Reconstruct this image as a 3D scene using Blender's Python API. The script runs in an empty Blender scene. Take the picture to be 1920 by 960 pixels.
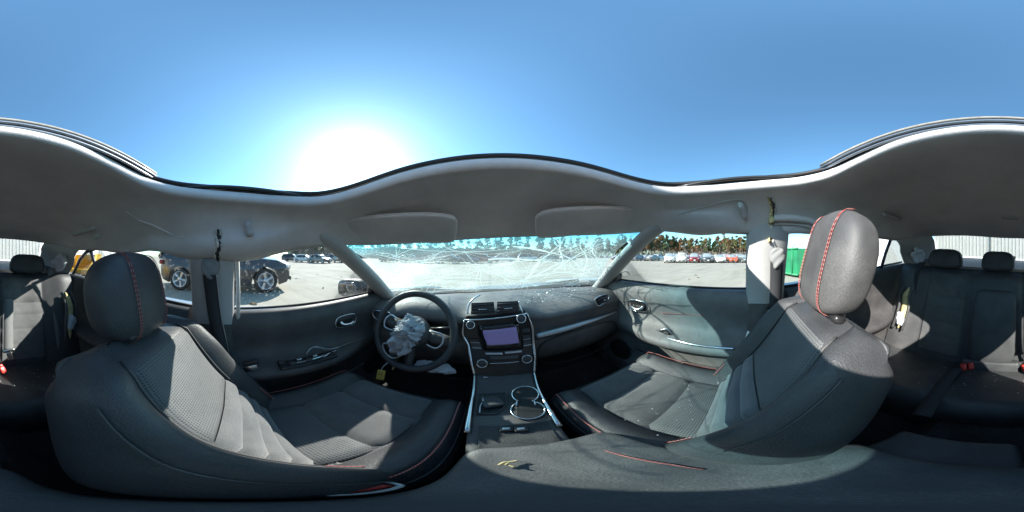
import bpy, bmesh, math, random
from mathutils import Vector, Matrix, Euler, noise
random.seed(11)
R = math.radians
sc = bpy.context.scene
C = sc.collection

# ------------------------------------------------------------------ camera, sky, sun, exposure
CAM_H = 1.20
YAW = 7.7                       # the picture's centre looks this many degrees right of the car's heading
cd = bpy.data.cameras.new('camera')
cd.type = 'PANO'
try:
    cd.cycles.panorama_type = 'EQUIRECTANGULAR'
except Exception:
    cd.panorama_type = 'EQUIRECTANGULAR'
cd.clip_start = 0.01
cd.clip_end = 2000
cam = bpy.data.objects.new('camera', cd); C.objects.link(cam)
cam.location = (0, 0, CAM_H)
cam.rotation_euler = (R(90), 0, R(-YAW))
sc.camera = cam

SUN_AZ, SUN_EL = -48.0, 32.0    # degrees, clockwise from the car's heading (+Y)
w = bpy.data.worlds.new('World'); sc.world = w; w.use_nodes = True
nt = w.node_tree; nt.nodes.clear()
sky = nt.nodes.new('ShaderNodeTexSky'); sky.sky_type = 'NISHITA'
sky.sun_disc = False
sky.sun_elevation = R(SUN_EL); sky.sun_rotation = R(SUN_AZ)
sky.altitude = 100; sky.air_density = 0.85; sky.dust_density = 0.45; sky.ozone_density = 0.5
bg = nt.nodes.new('ShaderNodeBackground'); bg.inputs['Strength'].default_value = 0.135
wo = nt.nodes.new('ShaderNodeOutputWorld')
wb = nt.nodes.new('ShaderNodeMix'); wb.data_type = 'RGBA'; wb.blend_type = 'MULTIPLY'; wb.inputs['Factor'].default_value = 1
wb.inputs[7].default_value = (.64, .985, 1.03, 1)          # the photograph's cool white balance
nt.links.new(sky.outputs[0], wb.inputs[6]); nt.links.new(wb.outputs[2], bg.inputs[0]); nt.links.new(bg.outputs[0], wo.inputs[0])

sd = bpy.data.lights.new('sun', 'SUN'); sd.energy = 4.6; sd.angle = R(0.55); sd.color = (1, .955, .88)
so = bpy.data.objects.new('sun', sd); C.objects.link(so)
sdir = Vector((math.sin(R(SUN_AZ))*math.cos(R(SUN_EL)), math.cos(R(SUN_AZ))*math.cos(R(SUN_EL)), math.sin(R(SUN_EL))))
so.rotation_euler = sdir.to_track_quat('Z', 'Y').to_euler()
so.location = sdir*60

sc.view_settings.view_transform = 'Standard'
sc.view_settings.look = 'None'
sc.view_settings.exposure = 1.4
sc.view_settings.gamma = 1.0
sc.cycles.use_denoising = True
sc.cycles.max_bounces = 10
sc.cycles.diffuse_bounces = 6
sc.cycles.transparent_max_bounces = 24
sc.cycles.sample_clamp_indirect = 8
sc.cycles.caustics_reflective = False
sc.cycles.caustics_refractive = False

# ------------------------------------------------------------------ helpers
def V(*a): return Vector(a)
def lerp(a, b, t): return a + (b-a)*t
def sstep(a, b, t):
    t = max(0, min(1, (t-a)/(b-a))); return t*t*(3-2*t)

CARX = -0.025; ROLL = -3.0
Mroll = Matrix.Rotation(R(ROLL), 4, 'Y')
Tc = V(0, 0, CAM_H) - (Mroll @ V(CARX, 0, CAM_H))
CARM = Matrix.Translation(Tc) @ Mroll
CARI = CARM.inverted()
def ray(px, py):
    a = R((px/1920-.5)*360+YAW); e = R((.5-py/960)*180)
    return V(math.sin(a)*math.cos(e), math.cos(a)*math.cos(e), math.sin(e))
def P(px, py, x=None, y=None, z=None, d=None):
    """a point of the cabin (car coordinates) on the plane x=, y= or z=, or at distance d"""
    o = V(CARX, 0, CAM_H); r = CARI.to_3x3() @ ray(px, py)
    if x is not None: t = (x-o.x)/r.x
    elif y is not None: t = (y-o.y)/r.y
    elif z is not None: t = (z-o.z)/r.z
    else: t = d
    return o + r*t
def G(px, d):
    """a spot on the lot: bearing of the photograph's column px, d metres away"""
    a = R((px/1920-.5)*360+YAW)
    return V(d*math.sin(a), d*math.cos(a), 0)

MATS = {}
def mat(name, col, rough=.6, metal=0.0, spec=.5, var=0.0, vscale=6.0, bump=0.0, bscale=200.0, dust=0.0, col2=None, coat=0.0, sheen=0.0):
    if name in MATS: return MATS[name]
    m = bpy.data.materials.new(name); m.use_nodes = True
    t = m.node_tree; b = t.nodes['Principled BSDF']
    b.inputs['Roughness'].default_value = rough
    b.inputs['Metallic'].default_value = metal
    b.inputs['Specular IOR Level'].default_value = spec
    b.inputs['Coat Weight'].default_value = coat
    b.inputs['Coat Roughness'].default_value = .08
    b.inputs['Sheen Weight'].default_value = sheen
    b.inputs['Base Color'].default_value = (*col, 1)
    tc = t.nodes.new('ShaderNodeTexCoord')
    if var or dust or col2:
        n = t.nodes.new('ShaderNodeTexNoise'); n.inputs['Scale'].default_value = vscale
        n.inputs['Detail'].default_value = 8; n.inputs['Roughness'].default_value = .65
        t.links.new(tc.outputs['Object'], n.inputs['Vector'])
        rp = t.nodes.new('ShaderNodeValToRGB')
        c2 = col2 or tuple(min(1, c*(1+var)+.0) for c in col)
        c1 = col if col2 else tuple(c*(1-var) for c in col)
        rp.color_ramp.elements[0].position = .33; rp.color_ramp.elements[0].color = (*c1, 1)
        rp.color_ramp.elements[1].position = .68; rp.color_ramp.elements[1].color = (*c2, 1)
        t.links.new(n.outputs['Fac'], rp.inputs['Fac'])
        out = rp.outputs['Color']
        if dust:
            n2 = t.nodes.new('ShaderNodeTexNoise'); n2.inputs['Scale'].default_value = 420
            n2.inputs['Detail'].default_value = 3
            t.links.new(tc.outputs['Object'], n2.inputs['Vector'])
            n3 = t.nodes.new('ShaderNodeTexNoise'); n3.inputs['Scale'].default_value = 9
            t.links.new(tc.outputs['Object'], n3.inputs['Vector'])
            mu = t.nodes.new('ShaderNodeMath'); mu.operation = 'MULTIPLY'
            t.links.new(n2.outputs['Fac'], mu.inputs[0]); t.links.new(n3.outputs['Fac'], mu.inputs[1])
            r2 = t.nodes.new('ShaderNodeValToRGB')
            r2.color_ramp.elements[0].position = .22; r2.color_ramp.elements[0].color = (0, 0, 0, 1)
            r2.color_ramp.elements[1].position = .48; r2.color_ramp.elements[1].color = (dust*.45, dust*.45, dust*.45, 1)
            t.links.new(mu.outputs[0], r2.inputs['Fac'])
            mx = t.nodes.new('ShaderNodeMix'); mx.data_type = 'RGBA'
            t.links.new(r2.outputs['Color'], mx.inputs['Factor'])
            t.links.new(out, mx.inputs[6]); mx.inputs[7].default_value = (.42, .40, .37, 1)
            out = mx.outputs[2]
        t.links.new(out, b.inputs['Base Color'])
    if bump:
        n = t.nodes.new('ShaderNodeTexNoise'); n.inputs['Scale'].default_value = bscale
        n.inputs['Detail'].default_value = 4
        t.links.new(tc.outputs['Object'], n.inputs['Vector'])
        bp = t.nodes.new('ShaderNodeBump'); bp.inputs['Strength'].default_value = bump
        bp.inputs['Distance'].default_value = .004
        t.links.new(n.outputs['Fac'], bp.inputs['Height']); t.links.new(bp.outputs[0], b.inputs['Normal'])
    MATS[name] = m
    return m

def mesh(name, verts, faces, m=None, parent=None, smooth=True):
    me = bpy.data.meshes.new(name)
    me.from_pydata([tuple(v) for v in verts], [], faces)
    bm = bmesh.new(); bm.from_mesh(me)
    bmesh.ops.recalc_face_normals(bm, faces=bm.faces); bm.to_mesh(me); bm.free()
    if smooth: me.polygons.foreach_set('use_smooth', [True]*len(me.polygons))
    o = bpy.data.objects.new(name, me); C.objects.link(o)
    if m: me.materials.append(m)
    if parent: o.parent = parent
    return o
def empty(name, parent=None, loc=(0, 0, 0), rz=0):
    o = bpy.data.objects.new(name, None); C.objects.link(o)
    o.location = loc; o.rotation_euler.z = rz; o.empty_display_size = .1
    if parent: o.parent = parent
    return o
def tag(o, label=None, cat=None, group=None, kind=None):
    if label: o['label'] = label
    if cat: o['category'] = cat
    if group: o['group'] = group
    if kind: o['kind'] = kind
    return o
def mod(o, kind, **kw):
    md = o.modifiers.new(kind.lower(), kind)
    for k, v in kw.items(): setattr(md, k, v)
    return o
def grid(name, rows, m, parent, close=False, thick=0, sub=0, smooth=True, cap=False, off=-1):
    n = len(rows[0]); vs = [p for r in rows for p in r]; fs = []
    for i in range(len(rows)-1):
        for j in range(n if close else n-1):
            k = (j+1) % n
            fs.append((i*n+j, i*n+k, (i+1)*n+k, (i+1)*n+j))
    if cap and close:
        fs.append(tuple(range(n))[::-1]); fs.append(tuple((len(rows)-1)*n+j for j in range(n)))
    o = mesh(name, vs, fs, m, parent, smooth)
    if thick: mod(o, 'SOLIDIFY', thickness=thick, offset=off)
    if sub: mod(o, 'SUBSURF', levels=sub, render_levels=sub)
    return o
def metric_uv(o, n, wd, ht):
    rows_ = len(o.data.vertices)//n; uv = o.data.uv_layers.new(name='UVMap')
    for li, l in enumerate(o.data.loops):
        vi = l.vertex_index; uv.data[li].uv = ((vi % n)/(n-1)*wd, (vi//n)/max(1, rows_-1)*ht)
    return o
def spline(pts, n, closed=False):
    """Catmull-Rom through pts, n samples per span"""
    out = []; k = len(pts); spans = k if closed else k-1
    for i in range(spans):
        if closed: p0, p1, p2, p3 = pts[i-1], pts[i], pts[(i+1) % k], pts[(i+2) % k]
        else: p0, p1, p2, p3 = pts[max(i-1, 0)], pts[i], pts[i+1], pts[min(i+2, k-1)]
        for s in range(n):
            t = s/n
            out.append(.5*((2*p1)+(p2-p0)*t+(2*p0-5*p1+4*p2-p3)*t*t+(3*p1-p0-3*p2+p3)*t**3))
    if not closed: out.append(pts[-1].copy())
    return out
def tube(name, pts, r, m, parent, seg=8, closed=False, flat=1.0, up=None, caps=True):
    pts = [Vector(p) for p in pts]; n = len(pts); rows = []
    rs = r if isinstance(r, (list, tuple)) else [r]*n
    nrm = Vector(up) if up else None
    for i, p in enumerate(pts):
        a = pts[i-1] if (i > 0 or closed) else p
        b = pts[(i+1) % n] if (i < n-1 or closed) else p
        t = (b-a).normalized()
        if nrm is None: nrm = t.orthogonal()
        s = t.cross(nrm).normalized(); u = s.cross(t).normalized()
        if not up: nrm = u
        rows.append([p+(s*math.cos(2*math.pi*k/seg)+u*flat*math.sin(2*math.pi*k/seg))*rs[i] for k in range(seg)])
    if closed: rows.append(rows[0])
    return grid(name, rows, m, parent, close=True, cap=caps and not closed)
def box(name, c, s, m, parent, rot=(0, 0, 0), bev=.01, seg=3, smooth=True, taper=None):
    bm = bmesh.new(); bmesh.ops.create_cube(bm, size=1)
    for v in bm.verts:
        k = 1 if not taper else lerp(1, taper, v.co.z+.5)
        v.co = V(v.co.x*s[0]*k, v.co.y*s[1]*k, v.co.z*s[2])
    if bev: bmesh.ops.bevel(bm, geom=bm.edges[:]+bm.verts[:], offset=min(bev, min(s)*.48), segments=seg, affect='EDGES', profile=.5)
    me = bpy.data.meshes.new(name); bm.to_mesh(me); bm.free()
    if smooth: me.polygons.foreach_set('use_smooth', [True]*len(me.polygons))
    o = bpy.data.objects.new(name, me); C.objects.link(o)
    if m: me.materials.append(m)
    o.location = c; o.rotation_euler = rot
    if parent: o.parent = parent
    return o
def pillow(name, c, s, m, parent, rot=(0, 0, 0), ex=.45, n=20, fn=None):
    """super-ellipsoid: s full sizes; fn may push points"""
    def sg(v, e): return math.copysign(abs(v)**e, v)
    vs, fs = [], []
    for i in range(n+1):
        ph = -math.pi/2+math.pi*i/n
        for j in range(2*n):
            th = 2*math.pi*j/(2*n)
            p = V(sg(math.cos(ph), ex)*sg(math.cos(th), ex)*s[0]/2, sg(math.cos(ph), ex)*sg(math.sin(th), ex)*s[1]/2, sg(math.sin(ph), ex)*s[2]/2)
            vs.append(fn(p) if fn else p)
    for i in range(n):
        for j in range(2*n):
            k = (j+1) % (2*n)
            fs.append((i*2*n+j, i*2*n+k, (i+1)*2*n+k, (i+1)*2*n+j))
    o = mesh(name, vs, fs, m, parent)
    bm = bmesh.new(); bm.from_mesh(o.data); bmesh.ops.remove_doubles(bm, verts=bm.verts, dist=1e-5)
    bmesh.ops.recalc_face_normals(bm, faces=bm.faces); bm.to_mesh(o.data); bm.free()
    o.location = c; o.rotation_euler = rot
    return o
def copy_tree(o, parent=None):
    c = o.copy(); C.objects.link(c)
    if parent: c.parent = parent
    for ch in o.children: copy_tree(ch, c)
    return c
def wobble(p, s, a): return noise.noise_vector(p*s)*a

# ------------------------------------------------------------------ materials
LINER = mat('headliner_fabric', (.64, .605, .60), .95, var=.10, vscale=7, bump=.25, bscale=420, sheen=.3)
LINERD = mat('pillar_trim_plastic', (.46, .455, .45), .7, var=.06, vscale=9, bump=.1, bscale=500)
LEATHER = mat('charcoal_leather', (.048, .050, .054), .48, var=.18, vscale=12, bump=.35, bscale=260, dust=.25)
LEATHERD = mat('dusty_leather', (.066, .066, .068), .55, var=.2, vscale=9, bump=.16, bscale=330, dust=.4)
FABRIC = mat('dark_seat_fabric', (.088, .092, .095), .85, var=.15, vscale=20, bump=.5, bscale=600, dust=.35, sheen=.4)
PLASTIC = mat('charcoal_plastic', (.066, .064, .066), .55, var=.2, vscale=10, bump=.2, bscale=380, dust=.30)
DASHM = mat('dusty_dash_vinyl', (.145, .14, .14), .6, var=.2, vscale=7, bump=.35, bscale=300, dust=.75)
BLACKP = mat('black_plastic', (.022, .022, .023), .35, var=.2, vscale=10, dust=.12)
RUBBER = mat('black_rubber', (.015, .015, .017), .6)
CARPET = mat('black_carpet', (.03, .029, .03), .95, var=.4, vscale=60, bump=.6, bscale=700, dust=.2)
CHROME = mat('satin_chrome', (.72, .73, .75), .22, 1.0, bump=.03, bscale=40)
SILVER = mat('brushed_silver_trim', (.55, .58, .62), .38, .85, var=.05, vscale=30)
WEB = mat('belt_webbing', (.035, .037, .042), .8, bump=.4, bscale=900)
WEBG = mat('grey_belt_webbing', (.16, .165, .165), .8, bump=.4, bscale=900)
BAG = mat('airbag_cloth', (.62, .64, .68), .85, var=.12, vscale=16, bump=.4, bscale=500)
FOAM = mat('torn_yellow_foam', (.62, .52, .27), .95, var=.25, vscale=40, bump=.9, bscale=120)
FOAMW = mat('torn_white_backing', (.62, .60, .55), .9, var=.25, vscale=50, bump=.8, bscale=150)
REDP = mat('red_buckle_plastic', (.55, .03, .02), .35)
PAPER = mat('white_paper', (.75, .74, .72), .8, var=.05)
NAVY = mat('navy_rubber_seal', (.018, .022, .05), .4)
ALU = mat('aluminium_rail', (.40, .41, .44), .35, .8, var=.1, vscale=20)
STEELP = mat('steel_post', (.5, .5, .52), .25, 1)
TAGY = mat('yellow_card_tag', (.62, .47, .10), .7, var=.1, vscale=60)
INK = mat('dark_ink', (.03, .03, .03), .8)
BODYP = mat('pearl_grey_paint', (.30, .31, .33), .32, .35, coat=.6)

def stitch_mat():
    m = bpy.data.materials.new('red_white_stitch'); m.use_nodes = True
    t = m.node_tree; b = t.nodes['Principled BSDF']; b.inputs['Roughness'].default_value = .8
    tc = t.nodes.new('ShaderNodeTexCoord'); wv = t.nodes.new('ShaderNodeTexWave')
    wv.inputs['Scale'].default_value = 90; wv.bands_direction = 'DIAGONAL'
    rp = t.nodes.new('ShaderNodeValToRGB')
    rp.color_ramp.elements[0].color = (.30, .035, .03, 1); rp.color_ramp.elements[1].color = (.42, .22, .20, 1)
    rp.color_ramp.elements[0].position = .45; rp.color_ramp.elements[1].position = .55
    t.links.new(tc.outputs['Object'], wv.inputs['Vector']); t.links.new(wv.outputs['Fac'], rp.inputs['Fac'])
    t.links.new(rp.outputs['Color'], b.inputs['Base Color'])
    return m
STITCH = stitch_mat()

def perf_mat():
    """light charcoal insert cloth with rows of perforations"""
    m = bpy.data.materials.new('perforated_insert'); m.use_nodes = True
    t = m.node_tree; b = t.nodes['Principled BSDF']; b.inputs['Roughness'].default_value = .75
    tc = t.nodes.new('ShaderNodeTexCoord'); vo = t.nodes.new('ShaderNodeTexVoronoi')
    vo.voronoi_dimensions = '2D'; vo.inputs['Scale'].default_value = 165; vo.inputs['Randomness'].default_value = .10
    t.links.new(tc.outputs['UV'], vo.inputs['Vector'])
    rp = t.nodes.new('ShaderNodeValToRGB')
    rp.color_ramp.elements[0].position = .20; rp.color_ramp.elements[0].color = (.04, .042, .044, 1)
    rp.color_ramp.elements[1].position = .34; rp.color_ramp.elements[1].color = (.115, .12, .122, 1)
    t.links.new(vo.outputs['Distance'], rp.inputs['Fac'])
    n = t.nodes.new('ShaderNodeTexNoise'); n.inputs['Scale'].default_value = 9; n.inputs['Detail'].default_value = 7
    t.links.new(tc.outputs['Object'], n.inputs['Vector'])
    mx = t.nodes.new('ShaderNodeMix'); mx.data_type = 'RGBA'; mx.blend_type = 'MULTIPLY'; mx.inputs['Factor'].default_value = .55
    t.links.new(rp.outputs['Color'], mx.inputs[6]); t.links.new(n.outputs['Fac'], mx.inputs[7])
    sc_ = t.nodes.new('ShaderNodeVectorMath'); sc_.operation = 'SCALE'; sc_.inputs['Scale'].default_value = 1.35
    t.links.new(mx.outputs[2], sc_.inputs[0]); t.links.new(sc_.outputs[0], b.inputs['Base Color'])
    bp = t.nodes.new('ShaderNodeBump'); bp.inputs['Strength'].default_value = .5; bp.inputs['Distance'].default_value = .002
    t.links.new(vo.outputs['Distance'], bp.inputs['Height']); t.links.new(bp.outputs[0], b.inputs['Normal'])
    return m
PERF = perf_mat()

def glass_mat(name, tint=(.93, .96, .95), refl=.07, dirt=0.0, dscale=60, dcol=(.6, .6, .57)):
    m = bpy.data.materials.new(name); m.use_nodes = True
    t = m.node_tree; t.nodes.clear()
    out = t.nodes.new('ShaderNodeOutputMaterial')
    tr = t.nodes.new('ShaderNodeBsdfTransparent'); tr.inputs[0].default_value = (*tint, 1)
    gl = t.nodes.new('ShaderNodeBsdfGlossy'); gl.inputs['Roughness'].default_value = .02
    lw = t.nodes.new('ShaderNodeLayerWeight'); lw.inputs['Blend'].default_value = .25
    mu = t.nodes.new('ShaderNodeMath'); mu.operation = 'MULTIPLY_ADD'; mu.inputs[1].default_value = .6; mu.inputs[2].default_value = refl*.5
    t.links.new(lw.outputs['Fresnel'], mu.inputs[0])
    mx = t.nodes.new('ShaderNodeMixShader')
    t.links.new(mu.outputs[0], mx.inputs[0]); t.links.new(tr.outputs[0], mx.inputs[1]); t.links.new(gl.outputs[0], mx.inputs[2])
    last = mx.outputs[0]
    if dirt:
        tc = t.nodes.new('ShaderNodeTexCoord')
        n1 = t.nodes.new('ShaderNodeTexNoise'); n1.inputs['Scale'].default_value = dscale; n1.inputs['Detail'].default_value = 3
        n2 = t.nodes.new('ShaderNodeTexNoise'); n2.inputs['Scale'].default_value = 5; n2.inputs['Detail'].default_value = 3
        t.links.new(tc.outputs['Object'], n1.inputs['Vector']); t.links.new(tc.outputs['Object'], n2.inputs['Vector'])
        r1 = t.nodes.new('ShaderNodeMapRange'); r1.inputs[1].default_value = .58; r1.inputs[2].default_value = .72; r1.inputs[3].default_value = .015; r1.inputs[4].default_value = 1
        t.links.new(n1.outputs['Fac'], r1.inputs[0])
        m2 = t.nodes.new('ShaderNodeMath'); m2.operation = 'MULTIPLY'
        t.links.new(r1.outputs[0], m2.inputs[0]); t.links.new(n2.outputs['Fac'], m2.inputs[1])
        m3 = t.nodes.new('ShaderNodeMath'); m3.operation = 'MULTIPLY'; m3.inputs[1].default_value = dirt
        t.links.new(m2.outputs[0], m3.inputs[0])
        df = t.nodes.new('ShaderNodeBsdfTranslucent'); df.inputs[0].default_value = (*dcol, 1)
        d2 = t.nodes.new('ShaderNodeBsdfDiffuse'); d2.inputs[0].default_value = (*dcol, 1)
        ma = t.nodes.new('ShaderNodeMixShader'); ma.inputs[0].default_value = .5
        t.links.new(df.outputs[0], ma.inputs[1]); t.links.new(d2.outputs[0], ma.inputs[2])
        mb = t.nodes.new('ShaderNodeMixShader')
        t.links.new(m3.outputs[0], mb.inputs[0]); t.links.new(last, mb.inputs[1]); t.links.new(ma.outputs[0], mb.inputs[2])
        last = mb.outputs[0]
    t.links.new(last, out.inputs[0])
    return m
GLASS = glass_mat('clear_side_glass')
GLASSD = glass_mat('dirty_side_glass', dirt=.45, dscale=70)
GLASSR = glass_mat('rear_glass', (.92, .95, .94), dirt=.10, dscale=30)

def windshield_mat():
    m = bpy.data.materials.new('shattered_windshield_glass'); m.use_nodes = True
    t = m.node_tree; t.nodes.clear()
    N = lambda k: t.nodes.new(k)
    L = t.links.new
    out = N('ShaderNodeOutputMaterial'); tc = N('ShaderNodeTexCoord')
    sep = N('ShaderNodeSeparateXYZ'); L(tc.outputs['UV'], sep.inputs[0])
    nz = N('ShaderNodeTexNoise'); nz.inputs['Scale'].default_value = 6; L(tc.outputs['Object'], nz.inputs['Vector'])
    ad = N('ShaderNodeMath'); ad.operation = 'MULTIPLY_ADD'; ad.inputs[1].default_value = .10; L(nz.outputs['Fac'], ad.inputs[0]); L(sep.outputs['Y'], ad.inputs[2])
    rp = N('ShaderNodeValToRGB'); L(ad.outputs[0], rp.inputs['Fac'])
    e = rp.color_ramp.elements
    e[0].position = .68; e[0].color = (.66, .78, .75, 1)
    e[1].position = 1.0; e[1].color = (.08, .55, .64, 1)
    pale = N('ShaderNodeMix'); pale.data_type = 'RGBA'; pale.inputs['Factor'].default_value = .45; pale.inputs[7].default_value = (.70, .76, .76, 1); L(rp.outputs['Color'], pale.inputs[6])
    tr = N('ShaderNodeBsdfTransparent'); L(pale.outputs[2], tr.inputs[0])
    tl = N('ShaderNodeBsdfTranslucent'); L(rp.outputs['Color'], tl.inputs[0])
    gl = N('ShaderNodeBsdfGlossy'); gl.inputs['Roughness'].default_value = .08
    # crazing: fine cell edges, stronger around the blows
    vo = N('ShaderNodeTexVoronoi'); vo.feature = 'DISTANCE_TO_EDGE'; vo.inputs['Scale'].default_value = 34; L(tc.outputs['Object'], vo.inputs['Vector'])
    ed = N('ShaderNodeMapRange'); ed.inputs[1].default_value = .0; ed.inputs[2].default_value = .045; ed.inputs[3].default_value = 1; ed.inputs[4].default_value = 0; L(vo.outputs['Distance'], ed.inputs[0])
    n2 = N('ShaderNodeTexNoise'); n2.inputs['Scale'].default_value = 3.2; n2.inputs['Detail'].default_value = 5; L(tc.outputs['Object'], n2.inputs['Vector'])
    mk = N('ShaderNodeMapRange'); mk.inputs[1].default_value = .47; mk.inputs[2].default_value = .68; mk.inputs[3].default_value = 0; mk.inputs[4].default_value = 1; L(n2.outputs['Fac'], mk.inputs[0])
    em = N('ShaderNodeMath'); em.operation = 'MULTIPLY'; L(ed.outputs[0], em.inputs[0]); L(mk.outputs[0], em.inputs[1])
    fr = N('ShaderNodeMath'); fr.operation = 'MULTIPLY_ADD'; fr.inputs[1].default_value = .42; fr.inputs[2].default_value = .085; L(em.outputs[0], fr.inputs[0])
    f2 = N('ShaderNodeMath'); f2.operation = 'MULTIPLY_ADD'; f2.inputs[1].default_value = .10; L(mk.outputs[0], f2.inputs[0]); L(fr.outputs[0], f2.inputs[2])
    f2.use_clamp = True
    bd = N('ShaderNodeMapRange'); bd.inputs[1].default_value = .66; bd.inputs[2].default_value = .95; bd.inputs[3].default_value = 0; bd.inputs[4].default_value = .10; L(ad.outputs[0], bd.inputs[0])
    f3 = N('ShaderNodeMath'); f3.operation = 'ADD'; f3.use_clamp = True; L(f2.outputs[0], f3.inputs[0]); L(bd.outputs[0], f3.inputs[1]); f2 = f3
    a = N('ShaderNodeMixShader'); L(f2.outputs[0], a.inputs[0]); L(tr.outputs[0], a.inputs[1]); L(tl.outputs[0], a.inputs[2])
    b = N('ShaderNodeMixShader'); b.inputs[0].default_value = .05; L(a.outputs[0], b.inputs[1]); L(gl.outputs[0], b.inputs[2])
    L(b.outputs[0], out.inputs[0])
    return m
WSM = windshield_mat()
def crack_mat():
    m = bpy.data.materials.new('glass_crack'); m.use_nodes = True
    t = m.node_tree; t.nodes.clear()
    out = t.nodes.new('ShaderNodeOutputMaterial')
    tl = t.nodes.new('ShaderNodeBsdfTranslucent'); tl.inputs[0].default_value = (.85, .95, .93, 1)
    df = t.nodes.new('ShaderNodeBsdfDiffuse'); df.inputs[0].default_value = (.7, .78, .76, 1)
    mx = t.nodes.new('ShaderNodeMixShader'); mx.inputs[0].default_value = .45
    tp = t.nodes.new('ShaderNodeBsdfTransparent'); tp.inputs[0].default_value = (.75, .82, .80, 1)
    m2 = t.nodes.new('ShaderNodeMixShader'); m2.inputs[0].default_value = .30
    t.links.new(tl.outputs[0], mx.inputs[1]); t.links.new(df.outputs[0], mx.inputs[2]); t.links.new(mx.outputs[0], m2.inputs[1]); t.links.new(tp.outputs[0], m2.inputs[2]); t.links.new(m2.outputs[0], out.inputs[0])
    return m
CRACK = crack_mat()

# ------------------------------------------------------------------ the lot
def concrete(name, c1, c2):
    m = bpy.data.materials.new(name); m.use_nodes = True
    t = m.node_tree; b = t.nodes['Principled BSDF']; b.inputs['Roughness'].default_value = .95; b.inputs['Specular IOR Level'].default_value = .15
    N = t.nodes.new; L = t.links.new
    ge = N('ShaderNodeNewGeometry')
    n1 = N('ShaderNodeTexNoise'); n1.inputs['Scale'].default_value = .35; n1.inputs['Detail'].default_value = 9; n1.inputs['Roughness'].default_value = .7
    L(ge.outputs['Position'], n1.inputs['Vector'])
    r1 = N('ShaderNodeValToRGB'); L(n1.outputs['Fac'], r1.inputs['Fac'])
    r1.color_ramp.elements[0].position = .35; r1.color_ramp.elements[0].color = (*c1, 1)
    r1.color_ramp.elements[1].position = .65; r1.color_ramp.elements[1].color = (*c2, 1)
    mp = N('ShaderNodeMapping'); mp.inputs['Scale'].default_value = (.25, 2.2, 1); mp.inputs['Rotation'].default_value = (0, 0, R(25)); L(ge.outputs['Position'], mp.inputs['Vector'])
    n2 = N('ShaderNodeTexNoise'); n2.inputs['Scale'].default_value = .6; n2.inputs['Detail'].default_value = 6; L(mp.outputs[0], n2.inputs['Vector'])
    r2 = N('ShaderNodeValToRGB'); L(n2.outputs['Fac'], r2.inputs['Fac'])
    r2.color_ramp.elements[0].position = .30; r2.color_ramp.elements[0].color = (.80, .79, .78, 1)
    r2.color_ramp.elements[1].position = .48; r2.color_ramp.elements[1].color = (1, 1, 1, 1)
    mx = N('ShaderNodeMix'); mx.data_type = 'RGBA'; mx.blend_type = 'MULTIPLY'; mx.inputs['Factor'].default_value = 1
    L(r1.outputs['Color'], mx.inputs[6]); L(r2.outputs['Color'], mx.inputs[7]); L(mx.outputs[2], b.inputs['Base Color'])
    n3 = N('ShaderNodeTexNoise'); n3.inputs['Scale'].default_value = 60; n3.inputs['Detail'].default_value = 4; L(ge.outputs['Position'], n3.inputs['Vector'])
    bp = N('ShaderNodeBump'); bp.inputs['Strength'].default_value = .3; bp.inputs['Distance'].default_value = .01
    L(n3.outputs['Fac'], bp.inputs['Height']); L(bp.outputs[0], b.inputs['Normal'])
    return m
CONC = concrete('pale_concrete', (.29, .272, .228), (.36, .34, .288))
JOINT = mat('joint_sand', (.23, .21, .18), .95, var=.2, vscale=3)
EARTH = mat('dry_earth', (.30, .26, .20), .95, var=.25, vscale=.2)

g = mesh('ground', [(-900, -900, -.03), (900, -900, -.03), (900, 900, -.03), (-900, 900, -.03)], [(0, 1, 2, 3)], EARTH, smooth=False)
tag(g, kind='structure')
lot = mesh('parking_lot', [(-72, -24, -.014), (88, -24, -.014), (88, 80, -.014), (-72, 80, -.014)], [(0, 1, 2, 3)], JOINT, smooth=False)
tag(lot, kind='structure')
bm = bmesh.new(); bmesh.ops.create_cube(bm, size=1)
for v in bm.verts: v.co = V(v.co.x*7.96, v.co.y*7.96, v.co.z*.012-.006)
slabm = bpy.data.meshes.new('concrete_slab'); bm.to_mesh(slabm); bm.free(); slabm.materials.append(CONC)
for i in range(20):
    for j in range(13):
        o = bpy.data.objects.new('concrete_slab', slabm); C.objects.link(o); o.parent = lot
        o.location = (-72+4+i*8, -24+4+j*8, random.uniform(-.0015, .0015))

# ------------------------------------------------------------------ the wrecked car round the camera
car = empty('wrecked_sedan')
car.matrix_world = CARM
tag(car, 'wrecked sedan round the camera, sunroof open, windshield shattered and airbags deployed', 'car')

# --- headliner: a ring of cloth from the sunroof opening to the window tops
half = [  # inner (sunroof lip), outer (window tops), right side front to rear
    ((0, .325, 1.390), (0, .62, 1.268)), ((.17, .320, 1.388), (.26, .61, 1.268)), ((.33, .292, 1.376), (.46, .53, 1.270)),
    ((.415, .228, 1.366), (.555, .40, 1.274)), ((.442, .12, 1.364), (.595, .22, 1.268)), ((.445, .02, 1.368), (.612, .03, 1.246)),
    ((.438, -.07, 1.376), (.62, -.14, 1.238)), ((.42, -.15, 1.388), (.62, -.34, 1.248)), ((.37, -.215, 1.405), (.61, -.60, 1.262)),
    ((.28, -.245, 1.424), (.59, -.86, 1.268)), ((.18, -.255, 1.436), (.52, -1.10, 1.318)), ((.09, -.26, 1.440), (.26, -1.16, 1.335)),
    ((0, -.262, 1.442), (0, -1.17, 1.330))]
ring = [(V(*a), V(*b)) for a, b in half]
left = []
for a, b in half[-2:0:-1]:
    dz = -.035*math.exp(-((b[1]+.06)/.30)**2)
    left.append((V(-a[0], a[1], a[2]), V(-b[0], b[1], b[2]+dz)))
ring += left
inner = spline([a for a, b in ring], 5, True); outer = spline([b for a, b in ring], 5, True)
cen = V(0, .01, 1.40)
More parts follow.
